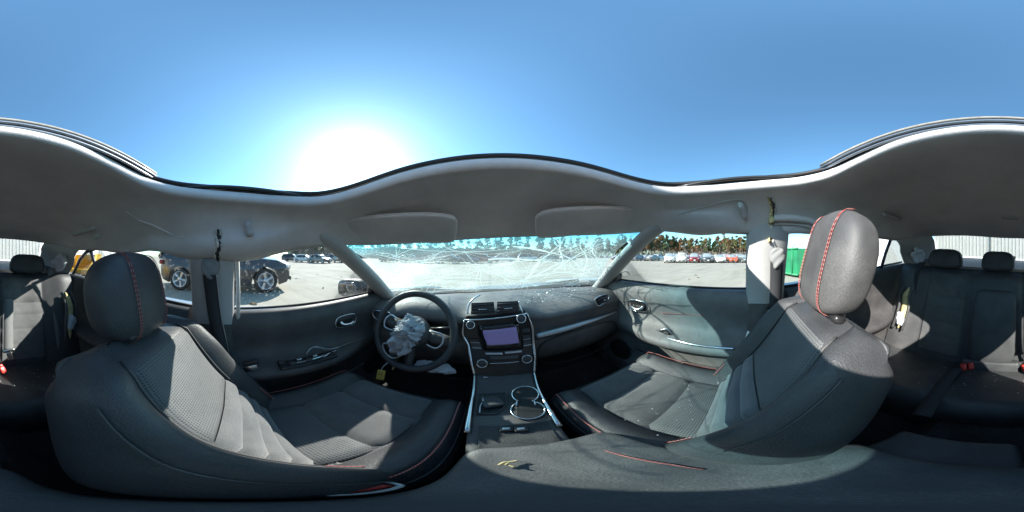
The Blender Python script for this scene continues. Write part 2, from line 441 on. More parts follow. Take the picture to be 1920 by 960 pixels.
def liner_rows():
    rows = []
    ts = [-.10, -.06, -.02] + [i/16 for i in range(17)]
    for t in ts:
        r = []
        for I, O in zip(inner, outer):
            if t < 0:
                dirn = (cen-I); dirn.z = 0; dirn.normalize()
                k = {-.10: (.002, .030), -.06: (.010, .018), -.02: (.008, .006)}[t]
                p = I+dirn*k[0]+V(0, 0, k[1])
            else:
                p = V(lerp(I.x, O.x, t), lerp(I.y, O.y, t), lerp(I.z, O.z, t**2.0))
                side = sstep(.40, .60, abs(p.x))*sstep(.45, .2, p.y)*sstep(-.75, -.45, p.y)
                # cloth pushed in and sagging where the curtain airbags fired
                fold = math.sin(t*9+p.y*7+2*noise.noise(p*4))*.013+noise.noise(p*5)*.032+abs(noise.noise(p*9+V(3, 3, 1)))*.012
                p += V(-math.copysign(1, p.x)*fold*1.2, 0, fold*.7)*side*sstep(0.15, .5, t)
                p += V(0, 0, (noise.noise(p*3.3+V(7, 1, 2))*.013+noise.noise(p*8)*.004))*sstep(0, .3, t)*sstep(1, .85, t)
                if p.x < 0: p += V(.035, 0, -.012)*math.exp(-((p.y-.02)/.16)**2)*sstep(.35, .75, t)*sstep(1.02, .9, t)
                if p.x > 0: p += V(-.02, 0, -.008)*math.exp(-((p.y-.2)/.2)**2)*sstep(.35, .75, t)*sstep(1.02, .9, t)
            r.append(p)
        rows.append(r)
    # turned-up outer lip
    rows.append([O+V(math.copysign(.012, O.x) if abs(O.x) > .5 else 0, 0, .022) for O in outer])
    return rows
liner = grid('headliner', liner_rows(), LINER, car, close=True)
from mathutils.bvhtree import BVHTree
_lb = BVHTree.FromPolygons([v.co.copy() for v in liner.data.vertices], [tuple(p.vertices) for p in liner.data.polygons])
def LP(px, py, off=.003):
    """the spot on the roof lining seen at px, py, lifted off it"""
    r = CARI.to_3x3() @ ray(px, py); hit = _lb.ray_cast(V(CARX, 0, CAM_H), r)
    return (hit[0] if hit[0] else V(CARX, 0, CAM_H)+r*.62)-r*off
# sunroof frame: stepped rubber and metal rings above the lip
def ring_pts(off, dz): 
    out = []
    for I in inner:
        dirn = (I-cen); dirn.z = 0; dirn.normalize(); out.append(I+dirn*off+V(0, 0, dz))
    return out
fr = grid('sunroof_frame', [ring_pts(-.001, .028), ring_pts(.012, .030), ring_pts(.014, .040)], NAVY, car, close=True)
grid('frame_seal', [ring_pts(.006, .038), ring_pts(.001, .043), ring_pts(.004, .050), ring_pts(.016, .052)], RUBBER, fr, close=True)
# slid-back glass over the rear of the roof, with guide rails
gl_pts = []
for yy, zz in ((-.262, 1.492), (-.50, 1.500), (-.76, 1.490)):
    gl_pts.append([V(x*.40/1.0, yy+.055*(x*x)*(1 if yy > -.3 else .4), zz-.028*x*x) for x in [i/8-1 for i in range(17)]])
TINT = mat('tinted_sunroof_glass', (.02, .03, .035), .08, 0, .6)
sg = grid('sunroof_glass', gl_pts, TINT, car, thick=.006)
tube('glass_edge_seal', [p+V(0, .004, -.002) for p in gl_pts[0]], .0055, mat('tan_rubber', (.34, .31, .27), .6, var=.2, vscale=60), sg, seg=6)
tube('glass_edge_rail', [p+V(0, .006, -.013) for p in gl_pts[0]], .0045, ALU, sg, seg=6)
tube('lower_rail', [p+V(0, .004, -.024) for p in gl_pts[0]], .004, ALU, sg, seg=6)
for s in (-1, 1):
    tube('slide_rail', [V(s*.436, .2-k*.035, 1.396+k*.0025) for k in range(11)], .006, BLACKP, fr, seg=6)
for x, y, z in ((-.02, .338, 1.440), (.012, .338, 1.440), (-.075, .336, 1.439)):
    box('deflector_clip', (x, y, z), (.014, .008, .005), BLACKP, fr, bev=.0015)
for p_ in ((1360, 372), (1382, 327), (1410, 324)):
    pass
# outer roof skin
rk = []
for off, dz in ((.014, .050), (.06, .054)): rk.append(ring_pts(off, dz))
for t in (.4, .7, 1.0):
    r = []
    for I, O in zip(inner, outer):
        q = V(O.x*1.10, O.y*1.03+.0, O.z+.055)
        a = I+V(0, 0, .054)
        r.append(V(lerp(a.x, q.x, t), lerp(a.y, q.y, t), lerp(a.z, q.z, t**2.2)))
    rk.append(r)
grid('roof_panel', rk, BODYP, car, close=True)

# --- torn cloth over the belt pillars
def ragged(name, pts, wdt, m, seed, parent):
    rnd = random.Random(seed); rows = []
    pts = spline([Vector(p) for p in pts], 5)
    for p in pts:
        a = wdt*rnd.uniform(.35, 1.2); b = wdt*rnd.uniform(.35, 1.2)
        rows.append([p+V(rnd.uniform(-.004, .004), -a, rnd.uniform(-.004, .004)), p+V(rnd.uniform(-.008, .008), 0, 0), p+V(rnd.uniform(-.004, .004), b, rnd.uniform(-.004, .004))])
    return grid(name, rows, m, parent, thick=.003, smooth=False)
def slit(pts, wd, seed):
    q = [LP(*p, .002) for p in pts]
    ragged('slit_shade', q, wd*.55, BLACKP, seed, liner)  # dark ribbon stands for the darkness inside the tear
    for sg, m_ in ((-1, FOAMW), (1, FOAM if q[0].x > 0 else FOAMW)):
        ragged('torn_edge', [p+V(-math.copysign(.003, p.x), sg*wd*.62, 0) for p in q], wd*.34, m_, seed+sg, liner)
slit([(1444, 371), (1449, 385), (1450, 398), (1447, 415), (1446, 436), (1445, 454)], .011, 3)
slit([(409, 430), (410, 446), (412, 462), (407, 477), (409, 490)], .013, 8)
pillow('torn_foam', LP(1447, 411, .006), (.026, .022, .030), FOAM, liner, ex=.8, n=8, fn=lambda p: p+wobble(p+V(3, 1, 0), 120, .004))
pillow('torn_foam', LP(1446, 424, .004), (.016, .012, .020), FOAMW, liner, ex=.8, n=8, fn=lambda p: p+wobble(p+V(5, 1, 0), 120, .004))
# rolled liner edge behind the right belt pillar, catching the sun
tube('liner_roll', spline([LP(1451, 408, .004), LP(1478, 409, .010), LP(1505, 411, .012), LP(1524, 417, .010), LP(1536, 430, .004)], 6), [.0125]*25, LINER, liner, seg=10)
tube('liner_piping', spline([LP(1451, 420, .006), LP(1490, 421, .008), LP(1516, 426, .008), LP(1528, 438, .004)], 6), .0035, LINERD, liner, seg=6)
# grab handles / hooks folded up against the lining
def handle(a, b, m=LINERD, r=.0085):
    A, B = LP(*a, -.002), LP(*b, -.002); A2, B2 = LP(*a, .016), LP(*b, .016)
    tube('grab_handle', spline([A, lerp(A2, B2, .10), lerp(A2, B2, .35), lerp(A2, B2, .65), lerp(A2, B2, .90), B], 5), r, m, liner, seg=8, flat=1.4)
handle((1388, 382), (1398, 406)); handle((138, 440), (178, 427)); handle((1656, 400), (1686, 412)); handle((464, 418), (468, 440))
tube('handle_recess', spline([LP(1272, 402, .001), LP(1320, 388, .001), LP(1362, 377, .001), LP(1388, 374, .001), LP(1402, 390, .001), LP(1396, 410, .001)], 5), .0022, LINERD, liner, seg=6)
tube('liner_crease', spline([LP(236, 396, .0), LP(258, 412, .0), LP(290, 424, .0), LP(322, 440, .0), LP(350, 446, .0)], 5), [.002]*6+[.005]*9+[.002]*6, LINER, liner, seg=8)
box('coat_hook', LP(182, 443, .005), (.02, .03, .022), LINERD, liner, rot=(.4, .3, .2), bev=.004)
box('reading_lamp', LP(1895, 408, .002), (.09, .045, .012), LINERD, liner, rot=(.08, 0, 0), bev=.006)

# --- sun visors
for s in (1, -1):
    pts = []
    ctr = V(s*.32, .47, 1.308)
    v = pillow('sun_visor', ctr, (.40, .155, .020), LINER, car, rot=(R(-27), R(s*-5), R(s*-14)), ex=.35, n=14)
    tube('visor_arm', [V(-.19*s, .062, 0), V(.19*s, .062, 0)], .006, LINER, v, seg=6)

# --- front pillars
def pillar(name, pts, radii, m, flat, up, sub=None):
    sp = spline([Vector(p) for p in pts], 6)
    n = len(sp); rr = [lerp(radii[0], radii[1], i/(n-1))*(.12+.88*sstep(0, .24, i/(n-1))) for i in range(n)]
    return tube(name, sp, rr, m, car, seg=12, flat=flat, up=up)
for s in (1, -1):
    pillar('front_pillar', [(s*.600, .20, 1.385), (s*.578, .32, 1.312), (s*.590, .45, 1.243), (s*.64, .66, 1.12), (s*.695, .86, .985), (s*.715, .95, .92)], (.042, .076), LINERD, .50, (0, .6, .8))
    # small black sail panel and mirror
    grid('mirror_sail', [[V(s*.715, .90, .99), V(s*.715, .74, .99)], [V(s*.69, .80, 1.07), V(s*.69, .745, 1.08)]], BLACKP, car, thick=.02, smooth=False)
    if s < 0:
        mo = pillow('side_mirror', (s*.90, .77, 1.015), (.22, .13, .135), PLASTIC, car, rot=(0, 0, R(-s*12)), ex=.6, n=14)
        pillow('mirror_glass', (0, -.058, .0), (.17, .02, .10), mat('dull_mirror', (.20, .21, .23), .3, .8), mo, ex=.5, n=10)
        box('mirror_arm', (-s*.13, .0, -.04), (.12, .05, .04), BLACKP, mo, bev=.012)
    else:       # torn off on this side: only the stub is left
        box('mirror_stub', (.755, .80, 1.02), (.05, .06, .05), BLACKP, car, rot=(0, .3, .2), bev=.01)
        tube('stub_wire', spline([V(.77, .79, 1.03), V(.80, .76, 1.05), V(.81, .73, 1.03)], 4), .004, RUBBER, car, seg=5)

# --- windshield
top = [V(-.575, .40, 1.278), V(-.5, .52, 1.285), V(-.27, .615, 1.285), V(0, .635, 1.285), V(.27, .615, 1.285), V(.5, .52, 1.285), V(.575, .40, 1.278)]
bot = [V(-.715, .93, .955), V(-.62, 1.02, .95), V(-.33, 1.14, .945), V(0, 1.18, .943), V(.33, 1.14, .945), V(.62, 1.02, .95), V(.715, .93, .955)]
ts_, bs_ = spline(top, 6), spline(bot, 6)
def ws(u, v, push=0):
    k = u*(len(ts_)-1); i = min(int(k), len(ts_)-2); f = k-i
    a = lerp(ts_[i], ts_[i+1], f); b = lerp(bs_[i], bs_[i+1], f)
    p = lerp(b, a, v)+V(0, .05, .055)*math.sin(math.pi*v)
    dent = noise.noise(V(u*4, v*3, 2))*.014*math.sin(math.pi*v)      # buckled glass
    dent -= .03*math.exp(-((u-.62)/.14)**2-((v-.25)/.2)**2)
    return p+V(0, .6, .8)*(dent+push)
nu, nv = 48, 20
vs = [ws(i/nu, j/nv) for j in range(nv+1) for i in range(nu+1)]
fs = [(j*(nu+1)+i, j*(nu+1)+i+1, (j+1)*(nu+1)+i+1, (j+1)*(nu+1)+i) for j in range(nv) for i in range(nu)]
wsh = mesh('windshield', vs, fs, WSM, car)
uvl = wsh.data.uv_layers.new(name='UVMap')
inv = {}
for li, l in enumerate(wsh.data.loops):
    vi = l.vertex_index; uvl.data[li].uv = ((vi % (nu+1))/nu, (vi//(nu+1))/nv)
# cracks: thin splinters lying in the glass
cv, cf = [], []
def crack(u0, v0, ang, length, width, steps, curl=0, rnd=random):
    u, v = u0, v0; a = ang; pts = []
    for k in range(steps+1):
        pts.append((u, v))
        a += rnd.uniform(-.22, .22)+curl
        u += math.cos(a)*length/steps/1.35; v += math.sin(a)*length/steps/.62
        if not (0.01 < u < .99 and .01 < v < .99): break
    n0 = len(cv)
    for k, (u, v) in enumerate(pts):
        wv = .95*width*(1-.75*k/len(pts))*rnd.uniform(.5, 1.3)
        c = ws(u, v, -.004)
        t = (ws(*pts[min(k+1, len(pts)-1)])-ws(*pts[max(k-1, 0)]))
        nrm = V(0, .6, .8); sidev = t.cross(nrm)
        if sidev.length < 1e-6: sidev = V(1, 0, 0)
        sidev.normalize()
        cv.append(c-sidev*wv/2); cv.append(c+sidev*wv/2)
    for k in range(len(pts)-1):
        a0 = n0+2*k; cf.append((a0, a0+1, a0+3, a0+2))
    return pts
rc = random.Random(5)
blows = [(.60, .20, 22, 1.0), (.30, .22, 16, .8), (.80, .80, 12, .5), (.74, .62, 9, .45), (.45, .40, 12, .6), (.20, .70, 9, .5), (.90, .35, 9, .5)]
for bu, bv, nray, sc_len in blows:
    for k in range(nray):
        a = 2*math.pi*(k+rc.random()*.7)/nray
        crack(bu, bv, a, sc_len*rc.uniform(.12, .55), rc.uniform(.0015, .0048), 9, rc.uniform(-.04, .04), rc)
    for q in range(4):
        rr = .02+.035*q*sc_len
        for k in range(12):
            if rc.random() < .6:
                a = 2*math.pi*k/12
                crack(bu+math.cos(a)*rr/1.35, bv+math.sin(a)*rr/.62, a+math.pi/2, rr*.55, .0022, 3, 0, rc)
for k in range(46):     # long sweeping cracks along the lower glass and loose splinters
    crack(rc.uniform(.05, .8), rc.uniform(.05, .40), rc.uniform(-.35, .5), rc.uniform(.12, .6), rc.uniform(.0015, .0045), 14, rc.uniform(-.03, .05), rc)
for k in range(120):
    crack(rc.random(), rc.uniform(.3, 1), rc.uniform(.3, 1.1), rc.uniform(.01, .05), rc.uniform(.0015, .004), 2, 0, rc)
for u0, v0, a, l, wd in ((.60, .22, .45, .55, .008), (.60, .22, .9, .5, .008), (.60, .22, .62, .6, .007), (.48, .55, .12, .45, .008), (.55, .78, -.25, .5, .007), (.62, .35, 1.3, .4, .008), (.70, .30, .85, .4, .007), (.82, .25, 1.5, .4, .006), (.5, .45, .5, .5, .006), (.66, .9, -.9, .4, .007), (.8, .85, -1.3, .4, .006)):
    crack(u0, v0, a, l, wd*1.9, 14, rc.uniform(-.06, .06), rc)
# the broad cracks whose shadows fall on the right door
for u0, v0, a, l, wd in ((.05, .5, .1, .7, .006), (.12, .75, -.5, .5, .006), (.2, .95, -.9, .6, .006), (.36, .9, -1.5, .4, .005), (.08, .25, .5, .6, .006), (.3, .6, .8, .35, .005), (.16, .6, -.2, .5, .005)):
    crack(u0, v0, a, l, wd, 16, rc.uniform(-.04, .04), rc)
ck = mesh('crack_web', cv, cf, CRACK, wsh, smooth=False); tag(ck, kind='stuff')
# lower cowl line
grid('cowl', [[p+V(0, .03, -.012) for p in bs_], [p+V(0, .16, -.01) for p in bs_]], BLACKP, car, thick=.01)

# --- rear window and rear deck
rw = [[V(-.50, -1.13, 1.335), V(-.25, -1.185, 1.352), V(0, -1.195, 1.352), V(.25, -1.185, 1.352), V(.50, -1.13, 1.335)],
      [V(-.62, -1.54, 1.175), V(-.31, -1.62, 1.178), V(0, -1.64, 1.178), V(.31, -1.62, 1.178), V(.62, -1.54, 1.175)]]
rws = [spline(r, 6) for r in rw]
rowsr = [[lerp(a, b, t)+V(0, -.03, .03)*math.sin(math.pi*t) for a, b in zip(*rws)] for t in (0, .25, .5, .75, 1)]
grid('rear_window', rowsr, GLASSR, car)
grid('rear_deck', [[V(x, -1.06-.03*(1-(x/.6)**2), 1.115) for x in (-.62, -.3, 0, .3, .62)], [V(x, -1.3, 1.145) for x in (-.62, -.3, 0, .3, .62)], [V(x, -1.66, 1.165) for x in (-.66, -.33, 0, .33, .66)]], PLASTIC, car, sub=2)
box('brake_lamp', (0, -1.52, 1.185), (.30, .05, .045), BLACKP, car, bev=.012)

# --- rear pillars
for s in (1, -1):
    dz = 0 if s > 0 else -.012
    A = [V(s*.60, -.82, 1.270+dz), V(s*.55, -1.02, 1.305+dz), V(s*.50, -1.12, 1.33+dz)]
    B = [V(s*.655, -.94, 1.20+dz), V(s*.62, -1.13, 1.22+dz), V(s*.545, -1.27, 1.28+dz)]
    Cc = [V(s*.69, -1.05, 1.10), V(s*.66, -1.22, 1.11), V(s*.61, -1.50, 1.17)]
    rows_ = [spline([a+V(s*.02, 0, .045) for a in A], 6), spline(A, 6), spline([lerp(a, b, .5)+V(-s*.012, 0, 0) for a, b in zip(A, B)], 6), spline(B, 6), spline([lerp(a, b, .5) for a, b in zip(B, Cc)], 6), spline(Cc, 6), spline([p+V(0, 0, -.12) for p in Cc], 6)]
    rows_ = [[p+wobble(p, 7, .008) for p in r] for r in rows_]
    rp_ = grid('rear_pillar', rows_, LINERD, car, thick=.012)
    # crumpled end of the curtain bag hanging there
    cb = P(1722, 478, x=.58) if s > 0 else P(112, 492, x=-.56)
    pillow('curtain_bag_end', cb, (.05, .13, .10), BAG if s > 0 else LINER, rp_, rot=(R(25), 0, R(-s*20)), ex=.7, n=14, fn=lambda p: p+wobble(p+V(s*5, 0, 0), 26, .028)+wobble(p, 70, .006))

# --- doors
def dprof(y, s, rear=False):
    """inner door skin, sill to floor: list of (x, z)"""
    zs = 1.0 if not rear else lerp(1.0, 1.108, sstep(-.1, -1.1, y)*.5+.5*max(0, min(1, (-.1-y)/1.0)))
    a = sstep(.70, .42, y) if not rear else sstep(-.2, -.35, y)*sstep(-.95, -.75, y)
    pr = [(.735, zs-.004), (.722, zs), (.700, zs-.006), (.686, zs-.03), (.680, zs-.07), (.688, .895), (.698, .84), (.690, .785),
          (.672-.03*a, .760), (.662-.065*a, .748), (.660-.075*a, .725), (.664-.065*a, .690), (.690-.02*a, .655), (.700, .62), (.702, .52), (.690, .46), (.664, .435), (.662, .40), (.668, .30)]
    return [(s*x, z) for x, z in pr]
for s in (1, -1):
    d = empty('front_door', car)
    ys = [.90, .86, .80, .74, .68, .62, .56, .50, .44, .38, .30, .22, .14, .06, -.01, -.025]
    rows_ = []
    for y in ys:
        f = sstep(.72, .90, y)
        rows_.append([V(x+s*.02*f, y, z) for x, z in dprof(y, s)])
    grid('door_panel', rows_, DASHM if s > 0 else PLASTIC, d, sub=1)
    # sill strip
    tube('sill_seal', [V(s*.738, y, 1.003) for y in (.87, .6, .3, 0, -.02)], .007, RUBBER, d, seg=6, flat=.8)
    gz = [[V(s*.742, .87, .995), V(s*.742, .6, .995), V(s*.742, .3, .995), V(s*.742, -.03, .995)],
          [V(s*.655, .56, 1.19), V(s*.66, .45, 1.19), V(s*.665, .25, 1.19), V(s*.67, -.03, 1.19)],
          [V(s*.600, .36, 1.305), V(s*.61, .30, 1.31), V(s*.625, .2, 1.31), V(s*.635, -.03, 1.305)]]
    if s < 0:
        grid('window', gz, GLASSD, d, sub=1)
    else:
        grid('window', gz, GLASS, d, sub=1)
    tube('window_frame', spline([V(s*.725, .88, 1.0), V(s*.66, .62, 1.165), V(s*.61, .38, 1.295), V(s*.628, .2, 1.315), V(s*.64, -.03, 1.31)], 6), .017, NAVY, d, seg=8)
    tube('rear_frame', [V(s*.735, -.035, .99), V(s*.69, -.035, 1.15), V(s*.645, -.035, 1.31)], .020, NAVY if s > 0 else BODYP, d, seg=8)
    # inner handle
    h = P(1196, 573, x=.688) if s > 0 else V(-.688, .53, .885)
    hb = empty('inner_handle', d)
    HB = hb
    hb.location = h; 
    sx = -s
    fr_ = [V(sx*.006, .055, .026), V(sx*.006, -.055, .030), V(sx*.006, -.060, -.024), V(sx*.006, .045, -.030)]
    # sub-parts stay at level three: parent the pieces to the door itself
    bpy.data.objects.remove(hb)
    tube('handle_bezel', spline([h+p for p in fr_], 5, True), .0032, CHROME, d, seg=6, closed=True)
    grid('handle_cup', [[h+V(s*.0, .05, .022), h+V(s*.0, -.05, .026)], [h+V(s*.0, .042, -.026), h+V(s*.0, -.054, -.022)]], BLACKP, d, thick=.004, smooth=False)
    tube('handle_lever', spline([h+V(sx*.010, .040, -.012), h+V(sx*.020, .01, -.016), h+V(sx*.018, -.03, -.010), h+V(sx*.010, -.045, .008)], 5), [.004]+[.0085]*14+[.006], CHROME, d, seg=8, flat=.8)
    # armrest brightwork
    if s > 0:
        line = [P(1158, 602, x=.688), P(1183, 609, x=.672), P(1217, 623, x=.655), P(1262, 637, x=.614), P(1300, 646, x=.600), P(1340, 651, x=.598), P(1378, 654, x=.598)]
        line2 = [P(1232, 637, x=.64), P(1262, 647, x=.606), P(1300, 657, x=.596), P(1350, 664, x=.594), P(1376, 667, x=.594)]
    else:
        line = [V(-.688, .70, .765), V(-.672, .58, .755), V(-.655, .48, .752), V(-.62, .35, .760), V(-.612, .2, .758)]
        line2 = [V(-.64, .45, .735), V(-.60, .34, .728), V(-.594, .15, .720)]
    tube('armrest_trim', spline(line, 6), .0058, CHROME, d, seg=8)
    tube('armrest_piping', spline(line2, 6), .0022, CHROME if s < 0 else SILVER, d, seg=6)
    # window switch pod
    if s > 0:
        sp_ = [P(1221, 622, x=.645), P(1250, 616, x=.650), P(1266, 632, x=.640)]
        tube('switch_bezel', sp_, .0035, CHROME, d, seg=6)
        grid('switch_plate', [[P(1224, 624, x=.644), P(1250, 618, x=.648)], [P(1240, 630, x=.640), P(1264, 632, x=.638)]], BLACKP, d, thick=.003, smooth=False)
        box('window_switch', P(1250, 625, x=.638), (.012, .03, .01), BLACKP, d, bev=.003)
    else:
        box('switch_plate', (-.625, .28, .757), (.075, .24, .012), BLACKP, d, bev=.004)
        for k in range(6):
            box('window_switch', (-.612-.022*(k % 2), .35-.035*k, .766), (.018, .022, .012), CHROME if k in (0, 1, 3) else PLASTIC, d, bev=.003)
        tube('pull_trim', spline([P(574, 664, x=-.60), P(588, 651, x=-.605), P(620, 655, x=-.62), P(650, 645, x=-.64), P(688, 630, x=-.67)], 5), [.003]*6+[.006]*7+[.003]*8, SILVER, d, seg=8, flat=.7)
    # pocket rim and speaker
    pk = [V(s*.668, .62, .56), V(s*.660, .45, .545), V(s*.655, .30, .53), V(s*.655, .2, .50), V(s*.655, .06, .485)]
    tube('pocket_rim', spline(pk, 5), .007, PLASTIC, d, seg=8)
    sp2 = mesh('speaker_grille', [V(s*.672, .72+.085*math.cos(a), .50+.085*math.sin(a)) for a in [2*math.pi*k/28 for k in range(28)]], [tuple(range(28))], BLACKP, d, smooth=False)
    mod(sp2, 'SOLIDIFY', thickness=.01, offset=0)
    if s > 0:
        tube('pocket_highlight', spline([P(1262, 684, x=.655), P(1272, 680, x=.658), P(1284, 687, x=.652), P(1302, 690, x=.650)], 5), [.002]*5+[.006]*5+[.003]*6, SILVER, d, seg=6)
        tube('panel_seam', spline([P(1240, 587, x=.688), P(1280, 589, x=.690), P(1320, 592, x=.692)], 5), .0014, STITCH, d, seg=5)
    # rear door
    e = empty('rear_door', car)
    ys = [-.19, -.25, -.33, -.42, -.50, -.58, -.66, -.74, -.82, -.90, -.98, -1.06, -1.12]
    grid('door_panel', [[V(x-s*.02*sstep(-.8, -1.12, y), y, z) for x, z in dprof(y, s, True)] for y in ys], PLASTIC, e, sub=1)
    zsil = lambda y: dprof(y, 1, True)[1][1]
    tube('sill_seal', [V(s*.735, y, zsil(y)+.004) for y in (-.16, -.4, -.7, -.9, -1.08)], .007, RUBBER, e, seg=6)
    gy = [-.16, -.40, -.62, -.76]
    grid('window', [[V(s*.74, y, zsil(y)-.005) for y in gy], [V(s*.685, y, 1.17) for y in gy], [V(s*.635, y, 1.31) for y in (-.16, -.38, -.55, -.66)]], GLASS if s > 0 else GLASSD, e)
    d0, d1 = V(s*.735, -.76, zsil(-.76)), V(s*.652, -.94, 1.30)
    d0, d1 = (P(1651, 507, x=.72), P(1672, 444, x=.66)) if s > 0 else (P(187, 530, x=-.72), P(170, 470, x=-.655))
    tube('window_divider', [d0, lerp(d0, d1, .5)+V(s*.006, 0, 0), d1], .011, NAVY, e, seg=8)
    q0, q1 = (P(1702, 492, x=.71), P(1688, 456, x=.67)) if s > 0 else (P(137, 515, x=-.71), P(150, 486, x=-.68))
    grid('quarter_pane', [[d0, lerp(d0, q0, .5), q0], [d1, lerp(d1, q1, .5), q1]], GLASS, e)
    tube('quarter_frame', [q0+V(0, -.01, -.01), q1, lerp(q1, d1, .5)+V(0, 0, .012), d1+V(0, 0, .012)], .012, NAVY, e, seg=8)
    tube('upper_frame', [V(s*.645, -.13, 1.31), V(s*.64, -.4, 1.315), V(s*.635, -.6, 1.31), d1+V(0, .02, .012)], .018, NAVY, e, seg=8)
    box('pull_handle', (s*.655, -.45, .80), (.03, .16, .03), BLACKP, e, bev=.01)

# --- belt pillars with belts
for s in (1, -1):
    bp_ = empty('middle_pillar', car)
    lo = [[V(s*.690, -.005, z), V(s*.668, -.02, z), V(s*.660, -.085, z), V(s*.668, -.155, z), V(s*.70, -.18, z)] for z in (.34, .55, .80, .952)]
    grid('lower_trim', lo, PLASTIC, bp_)
    up = []
    for z, x in ((.950, .668), (1.05, .648), (1.15, .618), (1.24, .590), (1.31, .575)):
        up.append([V(s*(x+.045), -.0, z), V(s*(x+.004), -.012, z), V(s*(x-.006), -.085, z), V(s*(x+.004), -.158, z), V(s*(x+.045), -.175, z)])
    grid('upper_trim', up, LINERD, bp_)
    if s < 0: tube('sunlit_door_edge', [V(s*.700, .016, .94), V(s*.672, .016, 1.10), V(s*.645, .012, 1.27)], .008, PAPER, bp_, seg=6)  # door seal coloured white to stand for the sunlight on it
    # belt guide bulge in crumpled liner cloth, its grey darkened to stand for shade
    gc = P(1457, 484, x=.585) if s > 0 else P(394, 505, x=-.585)
    pillow('guide_cover', gc, (.030, .064, .078), mat('guide_cover_shaded', (.24, .245, .245), .8, var=.08), bp_, ex=.8, n=18, fn=lambda p: V(p.x, p.y*(1-.45*sstep(.01, -.05, p.z)), p.z)+V(0, 0, 0)+wobble(p+V(s*2, 0, 0), 14, .006)-V(s*.0025*math.sin(p.z*190+p.y*120+3*noise.noise(p*20)), 0, 0))
    blt = empty('seat_belt', car)
    if s > 0: line = [P(1456, 490, x=.575), P(1455, 530, x=.60), P(1453, 570, x=.615), P(1451, 600, x=.62), P(1452, 660, x=.60)]
    else: line = [P(393, 515, x=-.575), P(397, 550, x=-.60), P(404, 600, x=-.62), P(416, 660, x=-.63), P(430, 760, x=-.63), P(440, 800, x=-.62)]
    sp_ = spline(line, 6); wb = .024
    grid('webbing', [[p+V(0, -wb, 0), p+V(-s*.002, 0, 0), p+V(0, wb, 0)] for p in sp_], WEB, blt, thick=.002)
    if s < 0: tube('belt_edge', [p+V(.002, wb, 0) for p in sp_], .0018, SILVER, blt, seg=5)
    tg = P(1449, 588, x=.60) if s > 0 else P(470, 690, x=-.60)
    box('tongue', tg, (.012, .05, .03), CHROME, blt, rot=(R(15), 0, 0), bev=.004)
    box('tongue_grip', tg+V(0, 0, .026), (.016, .056, .024), BLACKP, blt, rot=(R(15), 0, 0), bev=.005)

